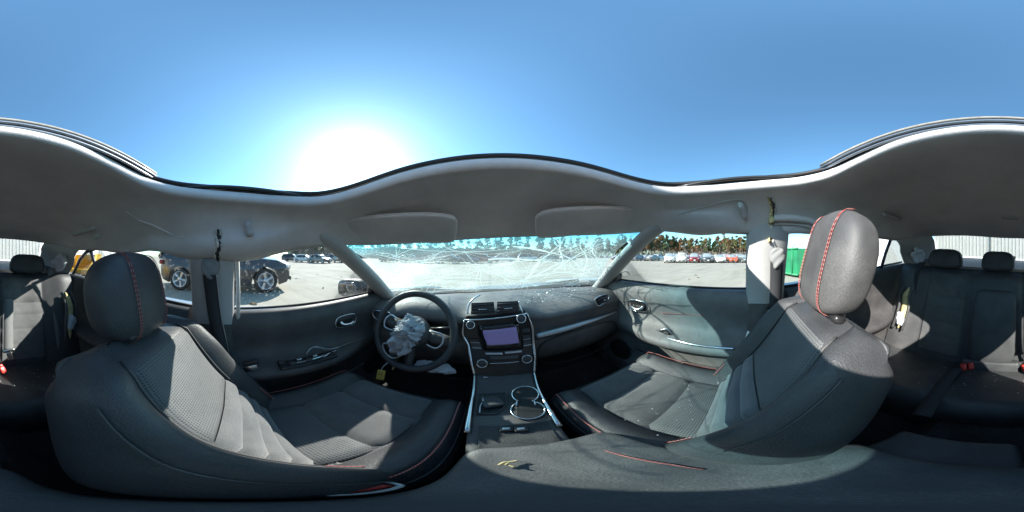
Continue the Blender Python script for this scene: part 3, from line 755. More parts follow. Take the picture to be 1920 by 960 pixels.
# --- front seats
def seat(s):
    x0 = s*.355
    st = empty('front_seat', car)
    foot, head = V(x0, .045, .555), V(x0, -.215, 1.030)
    ax = (head-foot); Lb = ax.length; ax.normalize()
    fw = V(1, 0, 0).cross(ax)            # forward normal of the backrest (towards +y, up)
    if fw.y < 0: fw = -fw
    def bk(u, v, dpt):                    # u -1..1 across, v 0..1 up, dpt forward
        wd = lerp(.255, .225, sstep(.1, .95, v))
        wd *= 1-.13*sstep(.84, 1.0, v)**1.5
        vv = v-.030*abs(u)**3*sstep(.6, 1, v)
        return foot+ax*(vv*Lb)+V(u*wd, 0, 0)+fw*dpt
    us = [-1, -.985, -.94, -.86, -.76, -.66, -.60, -.575, -.55, -.45, -.3, -.15, 0, .15, .3, .45, .55, .575, .60, .66, .76, .86, .94, .985, 1]
    nvv = 22
    def depth(u, v):
        bol = .052*math.exp(-((abs(u)-.80)/.17)**2)*(1-.55*sstep(.65, .95, v))
        groove = -.010*math.exp(-((abs(u)-.575)/.03)**2)
        edge = -.060*sstep(.90, 1.0, abs(u))
        topb = -.055*sstep(.90, 1.0, v)
        lum = .018*math.exp(-((v-.28)/.2)**2)*(1-abs(u))
        return .055+bol+groove+edge+topb+lum
    rows_ = []
    for j in range(nvv+1):
        v = j/nvv
        r = [bk(u, v, depth(u, v)) for u in us]
        r += [bk(u, v, -.100+.035*abs(u)**4+.05*sstep(.85, 1, v)+.03*sstep(.3, 0, v)) for u in (1, .9, .5, 0, -.5, -.9, -1)]
        rows_.append(r)
    # close the crown
    rows_.append([lerp(p, bk(0, 1.0, 0)+ax*.004+V((p.x-x0)*.9, 0, 0), .75) for p in rows_[-1]])
    grid('backrest', rows_, LEATHER, st, close=True, sub=1, cap=True)
    # perforated upper insert, pleated lower insert
    def ins(name, v0, v1, m, nrow, fn):
        rr = []
        for j in range(nrow+1):
            v = lerp(v0, v1, j/nrow); w_ = .56
            rr.append([bk(u*w_, v, depth(u*w_, v)+.007*(1-abs(u)**10)+fn(v, u)-.001*0) for u in [k/10-1 for k in range(21)]])
        return metric_uv(grid(name, rr, m, st), 21, .26, (v1-v0)*Lb)
    ins('upper_insert', .47, .895, PERF, 16, lambda v, u: -.008*sstep(.86, .895, v)-.006*sstep(.49, .47, v))
    pl = [.04, .15, .26, .365, .465]
    for k in range(4):
        a, b = pl[k], pl[k+1]
        ins('pleat', a, b, FABRIC, 8, lambda v, u, a=a, b=b: .010*max(0, math.sin(math.pi*(v-a)/(b-a)))**.45-.004)
    for k in (-1, 1):
        tube('seam_piping', [bk(k*.585, v, depth(k*.585, v)+.006) for v in [i/16*.92+.02 for i in range(17)]], .003, SILVER if False else LEATHERD, st, seg=5)
        tube('bolster_seam', [bk(k*.93, v, depth(k*.93, v)+.002) for v in [i/16*.84+.02 for i in range(17)]], .0018, LEATHERD, st, seg=5)
    # headrest
    hc = V(.343, -.216, 1.168) if s > 0 else V(-.362, -.238, 1.118)
    hh = 1.10 if s > 0 else .90
    hd = pillow('headrest', hc, (.252, .115, .240*hh), LEATHERD if s > 0 else LEATHER, st, rot=(R(14), 0, 0), ex=.62, n=22,
                fn=lambda p: V(p.x*(1-.20*max(0, p.z/.12)**2.0*.6-.10*max(0, -p.z/.12)), p.y+.012*math.cos(p.x*12)-.012, p.z))
    for k in (-1, 1):
        pts = []
        for i in range(25):
            z = .116-i*.0096 if True else 0
            pts.append(z)
        ln = []
        # seam round the headrest face
        for i in range(23):
            th = lerp(-1.35, 1.35, i/22)
            zz = math.sin(th)*.117; 
            f = math.cos(th)
            e = .62
            yy = math.copysign(abs(f)**e, f)
            xs = k*.060
            cx = (xs/(.1325*max(.05, abs(math.cos(th))**e)))
            cx = min(.98, abs(cx))
            ysh = abs(max(0, 1-cx**(2/e)))**(e/2)*.0575*yy
            zc = math.copysign(abs(math.sin(th))**e, th)*.120*hh
            p = V(xs, ysh+.003, zc)
            p = V(p.x, p.y+.012*math.cos(p.x*12)-.012, p.z)
            ln.append(Euler((R(14), 0, 0)).to_matrix() @ p+hc)
        for off in (-.0035, .0035):
            tube('headrest_stitch', [q+V(off, .0004, 0) for q in ln], .0009, STITCH, st, seg=5)
    for k in (-1, 1):
        b0 = V(hc.x+k*.062, -.215, 1.050)
        tube('headrest_post', [b0+V(0, .02, -.06), b0, b0+V(0, -.02, .06)], .006, STEELP, st, seg=8)
        pillow('post_sleeve', V(hc.x+k*.062, -.195, 1.036), (.040, .034, .022), BLACKP, st, rot=(R(25), 0, 0), ex=.6, n=8)
    # cushion
    def cs(u, v, d):
        wd = lerp(.255, .245, v)
        return V(x0+u*wd, lerp(.02, .50, v)-.03*abs(u)**4*sstep(.6, 1, v), lerp(.555, .615, v)+d)
    def cdepth(u, v):
        bol = .040*math.exp(-((abs(u)-.80)/.17)**2)*(1-.6*sstep(.75, 1, v))
        return .03+bol-.009*math.exp(-((abs(u)-.575)/.03)**2)-.05*sstep(.9, 1, abs(u))-.06*sstep(.88, 1.0, v)
    rows_ = []
    for j in range(19):
        v = j/18
        r = [cs(u, v, cdepth(u, v)) for u in us]+[cs(u, v, -.13+.0*v) for u in (1, .5, 0, -.5, -1)]
        rows_.append(r)
    rows_.append([lerp(p, cs(0, 1, -.06)+V((p.x-x0)*.95, 0, 0), .7) for p in rows_[-1]])
    grid('cushion', rows_, LEATHER, st, close=True, cap=True, sub=1)
    cu = [.04, .36, .66, .88]
    for k in range(3):
        a, b = cu[k], cu[k+1]
        rr = []
        for j in range(11):
            v = lerp(a, b, j/10)
            rr.append([cs(u*.56, v, cdepth(u*.56, v)+.007*(1-abs(u)**10)+.012*max(0, math.sin(math.pi*(v-a)/(b-a)))**.4-.006) for u in [q/10-1 for q in range(21)]])
        metric_uv(grid('cushion_panel', rr, FABRIC if k else PERF, st), 21, .28, (b-a)*.48)
    for k in (-1, 1):
        tube('cushion_stitch', [cs(k*.90, v, cdepth(k*.90, v)+.002) for v in [i/14*.9+.05 for i in range(15)]], .0018, STITCH, st, seg=5)
        tube('cushion_seam', [cs(k*.96, v, cdepth(k*.96, v)+.002) for v in [i/14*.9+.05 for i in range(15)]], .0022, LEATHERD, st, seg=5)
        tube('backrest_stitch', [bk(k*.72, v, depth(k*.72, v)+.0015) for v in [i/8*.20+.02 for i in range(9)]], .0018, STITCH, st, seg=5)
    # base, rail and side shield
    box('seat_base', (x0, .24, .38), (.42, .44, .16), BLACKP, st, bev=.03)
    box('side_shield', (x0+s*.255, .20, .47), (.03, .42, .12), BLACKP, st, bev=.012)
    for k in (-1, 1): box('seat_rail', (x0+k*.17, .22, .285), (.045, .55, .03), BLACKP, st, bev=.006)
    # belt buckle on the inboard side
    bx = s*.118
    by = .055 if s < 0 else -.03
    bz = .60
    box('buckle', (bx, by, bz-.03), (.030, .055, .09), BLACKP, st, rot=(R(-8), 0, 0), bev=.009)
    box('buckle_button', (bx, by+.004, bz+.0175), (.020, .040, .008), REDP, st, rot=(R(-8), 0, 0), bev=.003)
    if s < 0: tube('buckle_rim', spline([V(bx+.013, by+.026, bz+.018), V(bx-.013, by+.026, bz+.018), V(bx-.013, by-.022, bz+.017), V(bx+.013, by-.022, bz+.017)], 4, True), .003, PAPER, st, seg=6, closed=True)
    return st
seat(-1); seat(1)

# --- rear bench
rb = empty('rear_bench', car)
def rbk(x, v, d):
    b = V(x, -.90, .47); t = V(x, -1.085, 1.105)
    return lerp(b, t, v)+V(0, .96, .28)*d
def rdep(x, v):
    ax_ = abs(x); d = .05
    d += .045*sstep(.47, .60, ax_)-.02*math.exp(-((ax_-.33)/.10)**2)
    d -= .020*math.exp(-((ax_-.165)/.012)**2)
    d -= .05*sstep(.93, 1, v)
    d -= .010*math.exp(-((ax_-.455)/.012)**2)
    return d
xs = sorted(set([round(-.66+i*.03, 3) for i in range(45)]+[-.165, .165, -.455, .455, -.15, .15, -.18, .18]))
grid('backrest', [[rbk(x, v, rdep(x, v)) for x in xs] for v in [i/20 for i in range(21)]]+[[rbk(x, 1.0, -.06) for x in xs]], LEATHER, rb, sub=1)
for s in (-1, 1):
    bounds = [.10, .27, .42, .56, .68, .78]
    for k in range(5):
        a, b = bounds[k], bounds[k+1]
        if k == 4: b = .92
        grid('back_pleat', [[rbk(s*x, lerp(a, b, j/6), rdep(s*x, lerp(a, b, j/6))+.006*(max(0, math.sin(math.pi*j/6))**.4)+.004*(1-abs((x-.315)/.125)**8)) for x in [.19+.025*i for i in range(11)]] for j in range(7)], (FABRIC if k < 4 else LEATHERD), rb)
# fold-down armrest panel
bxp = rbk(0, .44, .068)
pillow('armrest_panel', bxp, (.245, .075, .46), LEATHER, rb, rot=(R(15.5), 0, 0), ex=.30, n=18)
box('armrest_base', rbk(0, .04, .07), (.30, .07, .10), LEATHER, rb, rot=(R(15), 0, 0), bev=.02)
def rcs(x, v, d): return lerp(V(x, -.92, .455), V(x, -.45, .525), v)+V(0, 0, d)
def rcd(x, v): 
    ax_ = abs(x)
    return .04-.012*math.exp(-((ax_-.165)/.014)**2)+.02*sstep(.5, .62, ax_)-.02*math.exp(-((ax_-.36)/.12)**2)*sstep(0, .3, v)-.07*sstep(.9, 1, v)-.018*sstep(.12, 0, v)
grid('cushion', [[rcs(x, v, rcd(x, v)) for x in xs] for v in [i/18 for i in range(19)]]+[[V(x, -.455, .40) for x in xs], [V(x, -.48, .25) for x in xs]], LEATHER, rb, sub=1)
for x, yb in ((-.365, 0), (0, 0), (.365, 0)):
    pillow('headrest', (x, -1.085, 1.160), (.25 if x else .22, .09, .135), LEATHER, rb, rot=(R(10), 0, 0), ex=.5, n=16, fn=lambda p: V(p.x*(1-.14*max(0, p.z/.067)), p.y, p.z))
# red buckles, loose buckle, belts
for px, py in ((1807, 688), (1821, 686), (1921, 689), (4, 693)):
    c = P(px, py, z=.535)
    bk_ = box('red_buckle', c, (.030, .030, .045), REDP, rb, rot=(R(35), R(10), random.uniform(-.5, .5)), bev=.006)
    box('buckle_shell', c+V(0, -.012, -.028), (.036, .036, .05), BLACKP, rb, rot=(R(35), R(10), 0), bev=.006)
# centre belt down the left seat back
wl = [P(17, 570, y=-.905), P(16, 600, y=-.88), P(16, 630, y=-.855), P(16, 655, y=-.835)]
tl = [rbk(-.175, .90, rdep(-.175, .9)+.016), *wl[1:]]
cl = spline([P(15, 560, y=-.93)]+wl, 6)
lb = empty('rear_belt', car)
grid('webbing', [[p+V(-.026, 0, 0), p+V(0, .002, 0), p+V(.026, 0, 0)] for p in cl], WEBG, lb, thick=.002)
box('tongue_grip', wl[-1]+V(0, .006, -.006), (.065, .016, .022), CHROME, lb, rot=(R(14), R(10), 0), bev=.006)
box('tongue', wl[-1]+V(-.008, .008, -.045), (.030, .006, .050), CHROME, lb, rot=(R(14), R(14), 0), bev=.003)
# outer belts from the rear pillars
for s in (1, -1):
    ob = empty('rear_belt', car)
    if s > 0: ln = [V(.53, -1.06, 1.125), V(.545, -.99, 1.06), V(.55, -.955, .90), V(.555, -.90, .70), V(.55, -.86, .545)]
    else: ln = [P(93, 503, y=-1.07), P(97, 520, y=-1.03), P(103, 560, y=-.98), P(110, 620, y=-.90), V(-.55, -.86, .545)]
    sp_ = spline(ln, 6)
    grid('webbing', [[p+V(-.026, 0, 0), p+V(0, .003, 0), p+V(.026, 0, 0)] for p in sp_], WEB if s > 0 else WEBG, ob, thick=.002)
# belt lying over the cushion on the right
ob = empty('rear_belt', car)
ln = [P(1795, 692, z=.525), P(1770, 720, z=.53), P(1748, 752, z=.545), P(1727, 782, z=.55)]
sp_ = spline(ln, 6)
gw = []
for i, p in enumerate(sp_):
    t = (sp_[min(i+1, len(sp_)-1)]-sp_[max(i-1, 0)]).normalized(); sdv = t.cross(V(0, 0, 1)).normalized()
    gw.append([p-sdv*.028+V(0, 0, .012), p+V(0, 0, .016), p+sdv*.028+V(0, 0, .008)])
grid('webbing', gw, WEB, ob, thick=.002)
# burst side bolsters of the rear seat
for s in (1, -1):
    bs = empty('burst_bolster', car)
    if s > 0:
        sp_ = spline([P(1706, 538, y=-.90), P(1698, 552, y=-.88), P(1697, 572, y=-.86), P(1692, 592, y=-.84), P(1684, 615, y=-.82)], 5)
    else:
        sp_ = spline([P(122, 547, y=-.92), P(128, 560, y=-.90), P(132, 578, y=-.88), P(131, 600, y=-.86), P(131, 635, y=-.84)], 5)
    rnd = random.Random(8+s)
    n = len(sp_)
    grid('torn_foam', [[p+V(-.030*math.sin(math.pi*(i+.4)/n)*rnd.uniform(.7, 1.1)-.004, rnd.uniform(-.004, .004), 0), p+V(0, .012, rnd.uniform(-.004, .004)), p+V(.028*math.sin(math.pi*(i+.4)/n)*rnd.uniform(.7, 1.1)+.004, 0, 0)] for i, p in enumerate(sp_)], FOAM, bs, thick=.012, sub=1)
    c = sp_[int(n*.72)]
    pillow('folded_bag', c+V(0, .02, -.01), (.05, .025, .10), BAG, bs, rot=(R(10), R(s*8), 0), ex=.6, n=12, fn=lambda p: p+wobble(p+V(s, 2, 0), 40, .012))
    tube('split_edge', [p+V(-.036, .012, 0) for p in sp_], .008, LEATHERD, bs, seg=6)
    tube('split_edge', [p+V(.036, .012, 0) for p in sp_], .010, LEATHERD, bs, seg=6)

# --- floor, tunnel, front wall
fl = grid('floor_carpet', [[V(-.70, y, .30), V(-.68, y, .265), V(-.20, y, .26), V(-.12, y, .40), V(.12, y, .40), V(.20, y, .26), V(.68, y, .265), V(.70, y, .30)] for y in (1.25, .8, .3, -.2, -.6, -1.1)], CARPET, car, smooth=False)
grid('toe_board', [[V(-.72, 1.0, .27), V(0, 1.0, .27), V(.72, 1.0, .27)], [V(-.72, 1.28, .55), V(0, 1.28, .55), V(.72, 1.28, .55)], [V(-.74, 1.28, .95), V(0, 1.28, .94), V(.74, 1.28, .95)]], CARPET, car, smooth=False)
for x in (-.33, -.47): 
    pd = box('pedal', (x, .98, .42), (.09, .025, .06), RUBBER, car, rot=(R(-35), 0, 0), bev=.008)

# --- dashboard
dash = empty('dashboard', car)
def dtop(x):     # windshield-side y
    k = abs(x)/.715; return 1.18-.25*k**2.2
def dash_row(x):
    hood = math.exp(-((x+.355)/.17)**4)
    mid = math.exp(-((x-.015)/.15)**4)
    f = dtop(x)
    ley = .715+.02*(abs(x)/.7)**2
    zl = .905-.012*(abs(x)/.7)**2+.022*mid
    pr = [(f+.02, .935), (lerp(f, ley, .3), .950+.012*mid), (lerp(f, ley, .62)+.0, .946+.028*mid+.035*hood), (lerp(f, ley, .86), .928+.036*mid+.052*hood), (ley, zl+.036*mid+.035*hood),
          (ley-.012, zl-.018), (ley+.0+.05*hood, zl-.035), (ley+.005+.09*hood, zl-.07), (ley+.01+.09*hood, .80), (ley-.022, .775), (ley-.015, .72), (ley+.01, .63), (ley+.09, .56), (ley+.25, .53)]
    return [V(x, y, z) for y, z in pr]
xs_d = [-.715+1.43*i/64 for i in range(65)]
grid('dash_pad', [dash_row(x) for x in xs_d], DASHM, dash, sub=1)
# instrument cluster
mesh('cluster_lens', [V(-.355+.165*math.cos(a), .785+.02*math.sin(a), .895+.052*math.sin(a)) for a in [2*math.pi*k/32 for k in range(32)]], [tuple(range(32))], mat('cluster_lens', (.03, .03, .035), .08, 0, .6), dash, smooth=False)
for k in (-1, 1): tube('gauge_ring', [V(-.355+k*.075+.042*math.cos(a), .772, .895+.042*math.sin(a)) for a in [2*math.pi*i/24 for i in range(24)]], .003, CHROME, dash, seg=6, closed=True)
# silver sweep on the passenger side
swt = [P(1004, 625, y=.700), P(1050, 614, y=.700), P(1100, 600, y=.705), P(1135, 590, y=.715), P(1155, 583, y=.725)]
swb = [P(1004, 637, y=.694), P(1050, 626, y=.694), P(1100, 609, y=.700), P(1135, 594, y=.712), P(1155, 585, y=.724)]
ta, tb = spline(swt, 6), spline(swb, 6)
grid('silver_sweep', [ta, [lerp(a, b, .5)+V(0, -.012, 0) for a, b in zip(ta, tb)], tb], SILVER, dash, thick=.006, off=0)
# side vents
for s in (1, -1):
    c = P(1130, 563, y=.70) if s > 0 else V(-.60, .70, .885)
    loop = [c+V(-.052, 0, .020), c+V(.048, .012, .026), c+V(.052, .012, -.008), c+V(-.030, 0, -.028)]
    tube('vent_bezel', spline(loop, 3, True), .0032, CHROME, dash, seg=6, closed=True)
    mesh('vent_opening', [p+V(0, .003, 0) for p in loop], [(0, 1, 2, 3)], BLACKP, dash, smooth=False)
    for k in range(3): box('vent_slat', c+V(.004, .002, .012-.012*k), (.075, .012, .003), PLASTIC, dash, rot=(.3, 0, 0), bev=.001)
    box('vent_tab', c+V(.01, -.006, 0), (.022, .008, .005), CHROME, dash, bev=.002)
# glovebox outline
gbx = [V(.20, .692, .765), V(.60, .70, .765), V(.585, .712, .60), V(.215, .705, .60)]
tube('glovebox_gap', spline(gbx, 6, True), .003, BLACKP, dash, seg=5, closed=True)

# --- centre stack
cst = empty('center_stack', car)
def sp3(px, py, y): return P(px, py, y=y)
TL, TR = P(871, 600, y=.655), P(988, 588, y=.655)
ML, MR = P(878, 645, y=.635), P(999, 638, y=.635)
BL, BR = P(890, 702, y=.565), P(1001, 697, y=.565)
edgeL, edgeR = spline([TL, P(868, 625, y=.645), ML, P(883, 672, y=.60), BL], 5), spline([TR, P(997, 612, y=.645), MR, P(1002, 668, y=.60), BR], 5)
nn = 10
face = [[lerp(a, b, i/nn)+V(0, -.006*math.sin(math.pi*i/nn), 0) for i in range(nn+1)] for a, b in zip(edgeL, edgeR)]
grid('stack_face', face, BLACKP, cst); grid('stack_back', [[p+V(0, .05, 0) for p in r] for r in face], BLACKP, cst)
def SF(u, v, d=0):      # u,v on the face
    k = v*(len(face)-1); i = min(int(k), len(face)-2); r0, r1 = face[i], face[i+1]; f = k-i
    q = u*nn; j = min(int(q), nn-1); g_ = q-j
    p = lerp(lerp(r0[j], r0[j+1], g_), lerp(r1[j], r1[j+1], g_), f)
    nrm = (face[-1][5]-face[0][5]).cross(V(1, 0, 0)); nrm.normalize()
    if nrm.y > 0: nrm = -nrm
    return p+nrm*d
# body behind the face
grid('stack_side', [[p, p+V(0, .12, -.02)] for p in edgeL], PLASTIC, cst); grid('stack_side', [[p, p+V(0, .12, -.02)] for p in edgeR], PLASTIC, cst)
for e_ in (edgeL, edgeR): tube('side_trim', [p+V(0, -.006, 0) for p in e_], [.0035]*4+[.0055]*(len(e_)-4), CHROME, cst, seg=8)
tube('top_trim', [SF(i/10, 0, .005) for i in range(11)], .0032, CHROME, cst, seg=8)
# screen
SCR = bpy.data.materials.new('dim_screen'); SCR.use_nodes = True
b_ = SCR.node_tree.nodes['Principled BSDF']; b_.inputs['Base Color'].default_value = (.08, .075, .15, 1); b_.inputs['Roughness'].default_value = .25
b_.inputs['Emission Color'].default_value = (.15, .16, .42, 1); b_.inputs['Emission Strength'].default_value = .13
def panel(name, u0, v0, u1, v1, d, m, th=.004):
    rr = [[SF(lerp(u0, u1, i/6), lerp(v0, v1, j/6), d) for i in range(7)] for j in range(7)]
    return grid(name, rr, m, cst, thick=th, off=0)
panel('screen_bezel', .22, .12, .82, .60, .006, mat('screen_bezel', (.014, .014, .015), .18, 0, .6))
panel('screen', .295, .20, .77, .50, .0095, SCR, .002)
for k, v in enumerate((.42, .52)):
    panel('button_row', .05, v-.035, .19, v+.03, .006, PLASTIC); panel('button_edge', .05, v+.033, .19, v+.045, .008, SILVER, .002)
for k, v in enumerate((.30, .42, .52)):
    panel('button_row', .84, v-.035, .96, v+.03, .006, PLASTIC)
    if k: panel('button_edge', .84, v+.033, .96, v+.045, .008, SILVER, .002)
def knob(u, v, r):
    c = SF(u, v, .0); nrm = (SF(u, v, 1)-c).normalized(); s1 = V(1, 0, 0); s2 = nrm.cross(s1).normalized()
    rows_ = [[c+nrm*h+(s1*math.cos(a)+s2*math.sin(a))*rr for a in [2*math.pi*k/20 for k in range(20)]] for h, rr in ((0, r), (.016, r*.94), (.018, r*.85))]
    grid('knob', rows_, PLASTIC, cst, close=True, cap=True)
    tube('knob_ring', [c+nrm*.017+(s1*math.cos(a)+s2*math.sin(a))*r*.95 for a in [2*math.pi*k/24 for k in range(24)]], .0024, CHROME, cst, seg=6, closed=True)
knob(.115, .105, .017); knob(.875, .085, .019); knob(.17, .80, .019); knob(.86, .76, .019)
panel('slot_reflection', .24, .635, .50, .665, .006, SILVER, .002); panel('slot_reflection', .54, .625, .80, .655, .006, SILVER, .002)  # silver strips stand for the pale reflections in the climate slots
panel('climate_display', .30, .69, .74, .74, .006, PLASTIC); tube('climate_trim', [SF(.26+.5*i/8, .80-.01*i/8, .006) for i in range(9)], .002, CHROME, cst, seg=6)
# centre vents above
vz = empty('center_vent', car)
for px0, px1, y0, y1 in ((884, 926, 568, 590), (932, 972, 566, 588)):
    q = [P(px0, y0, y=.700), P(px1, y0-2, y=.700), P(px1+2, y1-3, y=.680), P(px0-1, y1, y=.680)]
    mesh('vent_opening', q, [(0, 1, 2, 3)], BLACKP, vz, smooth=False)
    for k in range(3):
        a = lerp(q[0], q[3], (k+.6)/3.3); b = lerp(q[1], q[2], (k+.6)/3.3)
        tube('vent_slat', [a+V(0, -.004, 0), b+V(0, -.004, 0)], .004, PLASTIC, vz, seg=6, flat=.5)
    m_ = lerp(lerp(q[0], q[1], .5), lerp(q[3], q[2], .5), .55)
    box('vent_tab', m_+V(0, -.008, 0), (.036, .008, .005), CHROME, vz, bev=.002)
tube('vent_bezel', spline([P(877, 588, y=.675), P(878, 574, y=.695), P(886, 562, y=.71), P(900, 553, y=.74)], 5), .004, SILVER, vz, seg=6)
tube('vent_bezel', spline([P(980, 586, y=.672), P(976, 574, y=.695), P(973, 565, y=.71)], 5), .003, SILVER, vz, seg=6)

# --- console between the seats
con = empty('console', car)
ct = .652
CL = [BL+V(0, 0, 0), P(888, 735, z=.665), P(882, 770, z=.655), P(876, 812, z=.65), P(872, 850, z=.64)]
CR = [BR+V(0, 0, 0), P(1009, 728, z=.665), P(1026, 762, z=.655), P(1050, 800, z=.65), P(1082, 838, z=.64)]
cl_, cr_ = spline(CL, 5), spline(CR, 5)
plate = [[lerp(a, b, i/12) for i in range(13)] for a, b in zip(cl_, cr_)]
grid('console_plate', plate, PLASTIC, con, thick=.02, off=-1)
grid('console_side', [[p, p+V(-.004, 0, -.15), p+V(-.01, 0, -.36)] for p in cl_], PLASTIC, con); grid('console_side', [[p, p+V(.004, 0, -.15), p+V(.01, 0, -.36)] for p in cr_], PLASTIC, con)
for e_, k in ((cl_, -1), (cr_, 1)):
    n = len(e_)
    tube('console_trim', [p+V(0, 0, .004) for p in e_[:int(n*.80)]], [lerp(.004, .0075, sstep(0, .5, i/n)) if i < n*.72 else .0035 for i in range(int(n*.80))], CHROME, con, seg=8, flat=.8)
def cp(px, py, dz=0):
    q = P(px, py, z=.657+max(0, 772-py)*.00048); return q+V(0, 0, dz)
tube('cup_ring', [cp(985+25*math.cos(a), 741+15*math.sin(a), .006) for a in [R(d_) for d_ in range(120, 421, 12)]], .0024, CHROME, con, seg=6)
tube('cup_ring', [cp(990+32*math.cos(a), 770+17*math.sin(a), .005) for a in [R(d_) for d_ in range(-65, 246, 12)]], .0024, CHROME, con, seg=6)
WELL_SHADE = mat('cup_well_shade', (.008, .008, .009), .5)  # near black on flat faces, standing for shade down in the wells
for cx_, cy_, rx, ry in ((985, 741, 24, 14), (990, 770, 31, 16)):
    mesh('cup_well_shade', [cp(cx_+rx*math.cos(a), cy_+ry*math.sin(a), .003) for a in [2*math.pi*k/30 for k in range(30)]], [tuple(range(30))], WELL_SHADE, con, smooth=False)
tube('cup_link', [cp(968, 752, .005), cp(969, 757, .005), cp(968, 763, .005)], .003, CHROME, con, seg=6); tube('cup_link', [cp(1000, 749, .005), cp(1003, 757, .005), cp(1004, 761, .005)], .003, CHROME, con, seg=6)
# bare shifter well, its shaded hollow drawn as a flat black face
sw = [cp(896, 739, .003), cp(948, 737, .003), cp(949, 760, .003), cp(932, 776, .003), cp(892, 777, .003)]
mesh('shifter_well_shade', sw, [tuple(range(5))], WELL_SHADE, con, smooth=False)
tube('shifter_well_rim', sw, .0025, PLASTIC, con, seg=5, closed=True)
box('shifter_gate', cp(922, 755, .008), (.055, .060, .012), mat('gate_plastic', (.05, .05, .053), .5), con, rot=(0, 0, .3), bev=.006)
tube('shifter_cable', spline([cp(905, 745, .006), cp(906, 755, .012), cp(901, 765, .01), cp(900, 776, .008)], 4), .0025, SILVER, con, seg=6)
tube('stack_clip', [P(903, 709, y=.55), P(910, 707, y=.55), P(917, 708, y=.55)], .0025, CHROME, con, seg=5)
# open tray with sockets
ty = [P(899, 799, z=.652), P(1026, 790, z=.652), P(1052, 828, z=.647), P(898, 842, z=.647)]
mesh('tray_floor', [p+V(0, 0, .003) for p in ty], [(0, 1, 2, 3)], mat('tray_rubber', (.022, .022, .024), .7, dust=.5, var=.2), con, smooth=False)
tube('tray_rim', ty+[ty[0]], .003, PLASTIC, con, seg=6)
for px in (949, 977):
    c = P(px, 805, z=.658)
    box('socket', c, (.026, .020, .010), BLACKP, con, bev=.003)
    box('socket_mark', c+V(0, 0, .0058), (.014, .008, .002), SILVER, con, bev=.0006)
# lower box of console and padded armrest lid
box('console_box', (.025, -.02, .46), (.215, .50, .30), PLASTIC, con, bev=.02)
def lidfn(p):
    q = p.copy()
    q += V(0, 0, noise.noise(V(p.x*9, p.y*9, 3))*.006+noise.noise(V(p.x*30, p.y*6, 5))*.0015)
    q.z += -.010*math.exp(-((p.y-.0)/.10)**2)
    return q
pillow('armrest_lid', (.028, .036, .624), (.235, .385, .085), LEATHERD, con, ex=.22, n=30, fn=lidfn)
tube('lid_stitch', [P(1094, 826, z=.662), P(1120, 840, z=.662), P(1160, 852, z=.663), P(1210, 863, z=.662), P(1260, 871, z=.661), P(1320, 880, z=.659)], .0022, STITCH, con, seg=6)

# --- steering wheel
swl = empty('steering_wheel', car)
wc = V(-.362, .615, .872); tilt = R(24)
wn = V(0, -math.cos(tilt), math.sin(tilt)); wu = V(0, math.sin(tilt), math.cos(tilt)); wx = V(1, 0, 0)
roll_w = R(12)
def WP(a, r, h=0):   # a: degrees clockwise from the top
    a = R(a)+roll_w
    return wc+(wx*math.sin(a)+wu*math.cos(a))*r+wn*h
tube('rim', [WP(a, .182) for a in range(0, 360, 6)], .0165, LEATHER, swl, seg=12, closed=True)
hubp = []
for h, k in ((-.05, .9), (-.02, 1.0), (.012, .95), (.026, .7)):
    hubp.append([WP(a, (.085 if 70 < a % 180 < 110 else .075)*k, h) for a in range(0, 360, 12)])
grid('hub', hubp, PLASTIC, swl, close=True, cap=True)
for a0, wd in ((90, .034), (270, .034), (165, .022), (195, .022)):
    rows_ = []
    for r in (.06, .10, .14, .178):
        p = WP(a0, r, -.002); t = (WP(a0+3, r)-WP(a0-3, r)).normalized()
        rows_.append([p-t*wd*(1.2-.3*r/.18), p+wn*.008, p+t*wd*(1.2-.3*r/.18), p-wn*.012])
    grid('spoke', rows_, PLASTIC, swl, close=True, cap=True)
for a0 in (90, 270):
    sg_ = -1 if a0 == 270 else 1
    lp = [WP(a0-20, .085, .014), WP(a0-13, .135, .012), WP(a0+2, .145, .012), WP(a0+16, .130, .012), WP(a0+20, .09, .014)]
    tube('spoke_trim', spline(lp, 5), .0042, SILVER, swl, seg=6)
tube('lower_trim', spline([WP(205, .10, .012), WP(222, .150, .012), WP(205, .165, .010), WP(188, .155, .010), WP(170, .10, .012)], 6), .0038, SILVER, swl, seg=6)
def crumple(name, c, size, parent, rot, seed, m=BAG, amp=1.0):
    rnd = random.Random(seed*13)
    off = V(seed*3.1, seed*1.7, seed)
    axs = [V(rnd.gauss(0, 1), rnd.gauss(0, 1), rnd.gauss(0, 1)).normalized() for _ in range(5)]
    def f(p):
        d = p.normalized() if p.length else p
        w_ = d+noise.noise_vector(d*1.3+off)*.5
        k = sum(abs(math.fmod(abs(w_.dot(a)*(1.0+.35*i)+i*.37), 1.0)-.5) for i, a in enumerate(axs))/2.5    # sharp folds
        return p*(.62+.75*k*amp)+noise.noise_vector(d*4+off)*.006
    o = pillow(name, c, size, m, parent, rot=rot, ex=.9, n=26, fn=f)
    for pl in o.data.polygons: pl.use_smooth = True
    o.data.set_sharp_from_angle(angle=R(28))
    return o
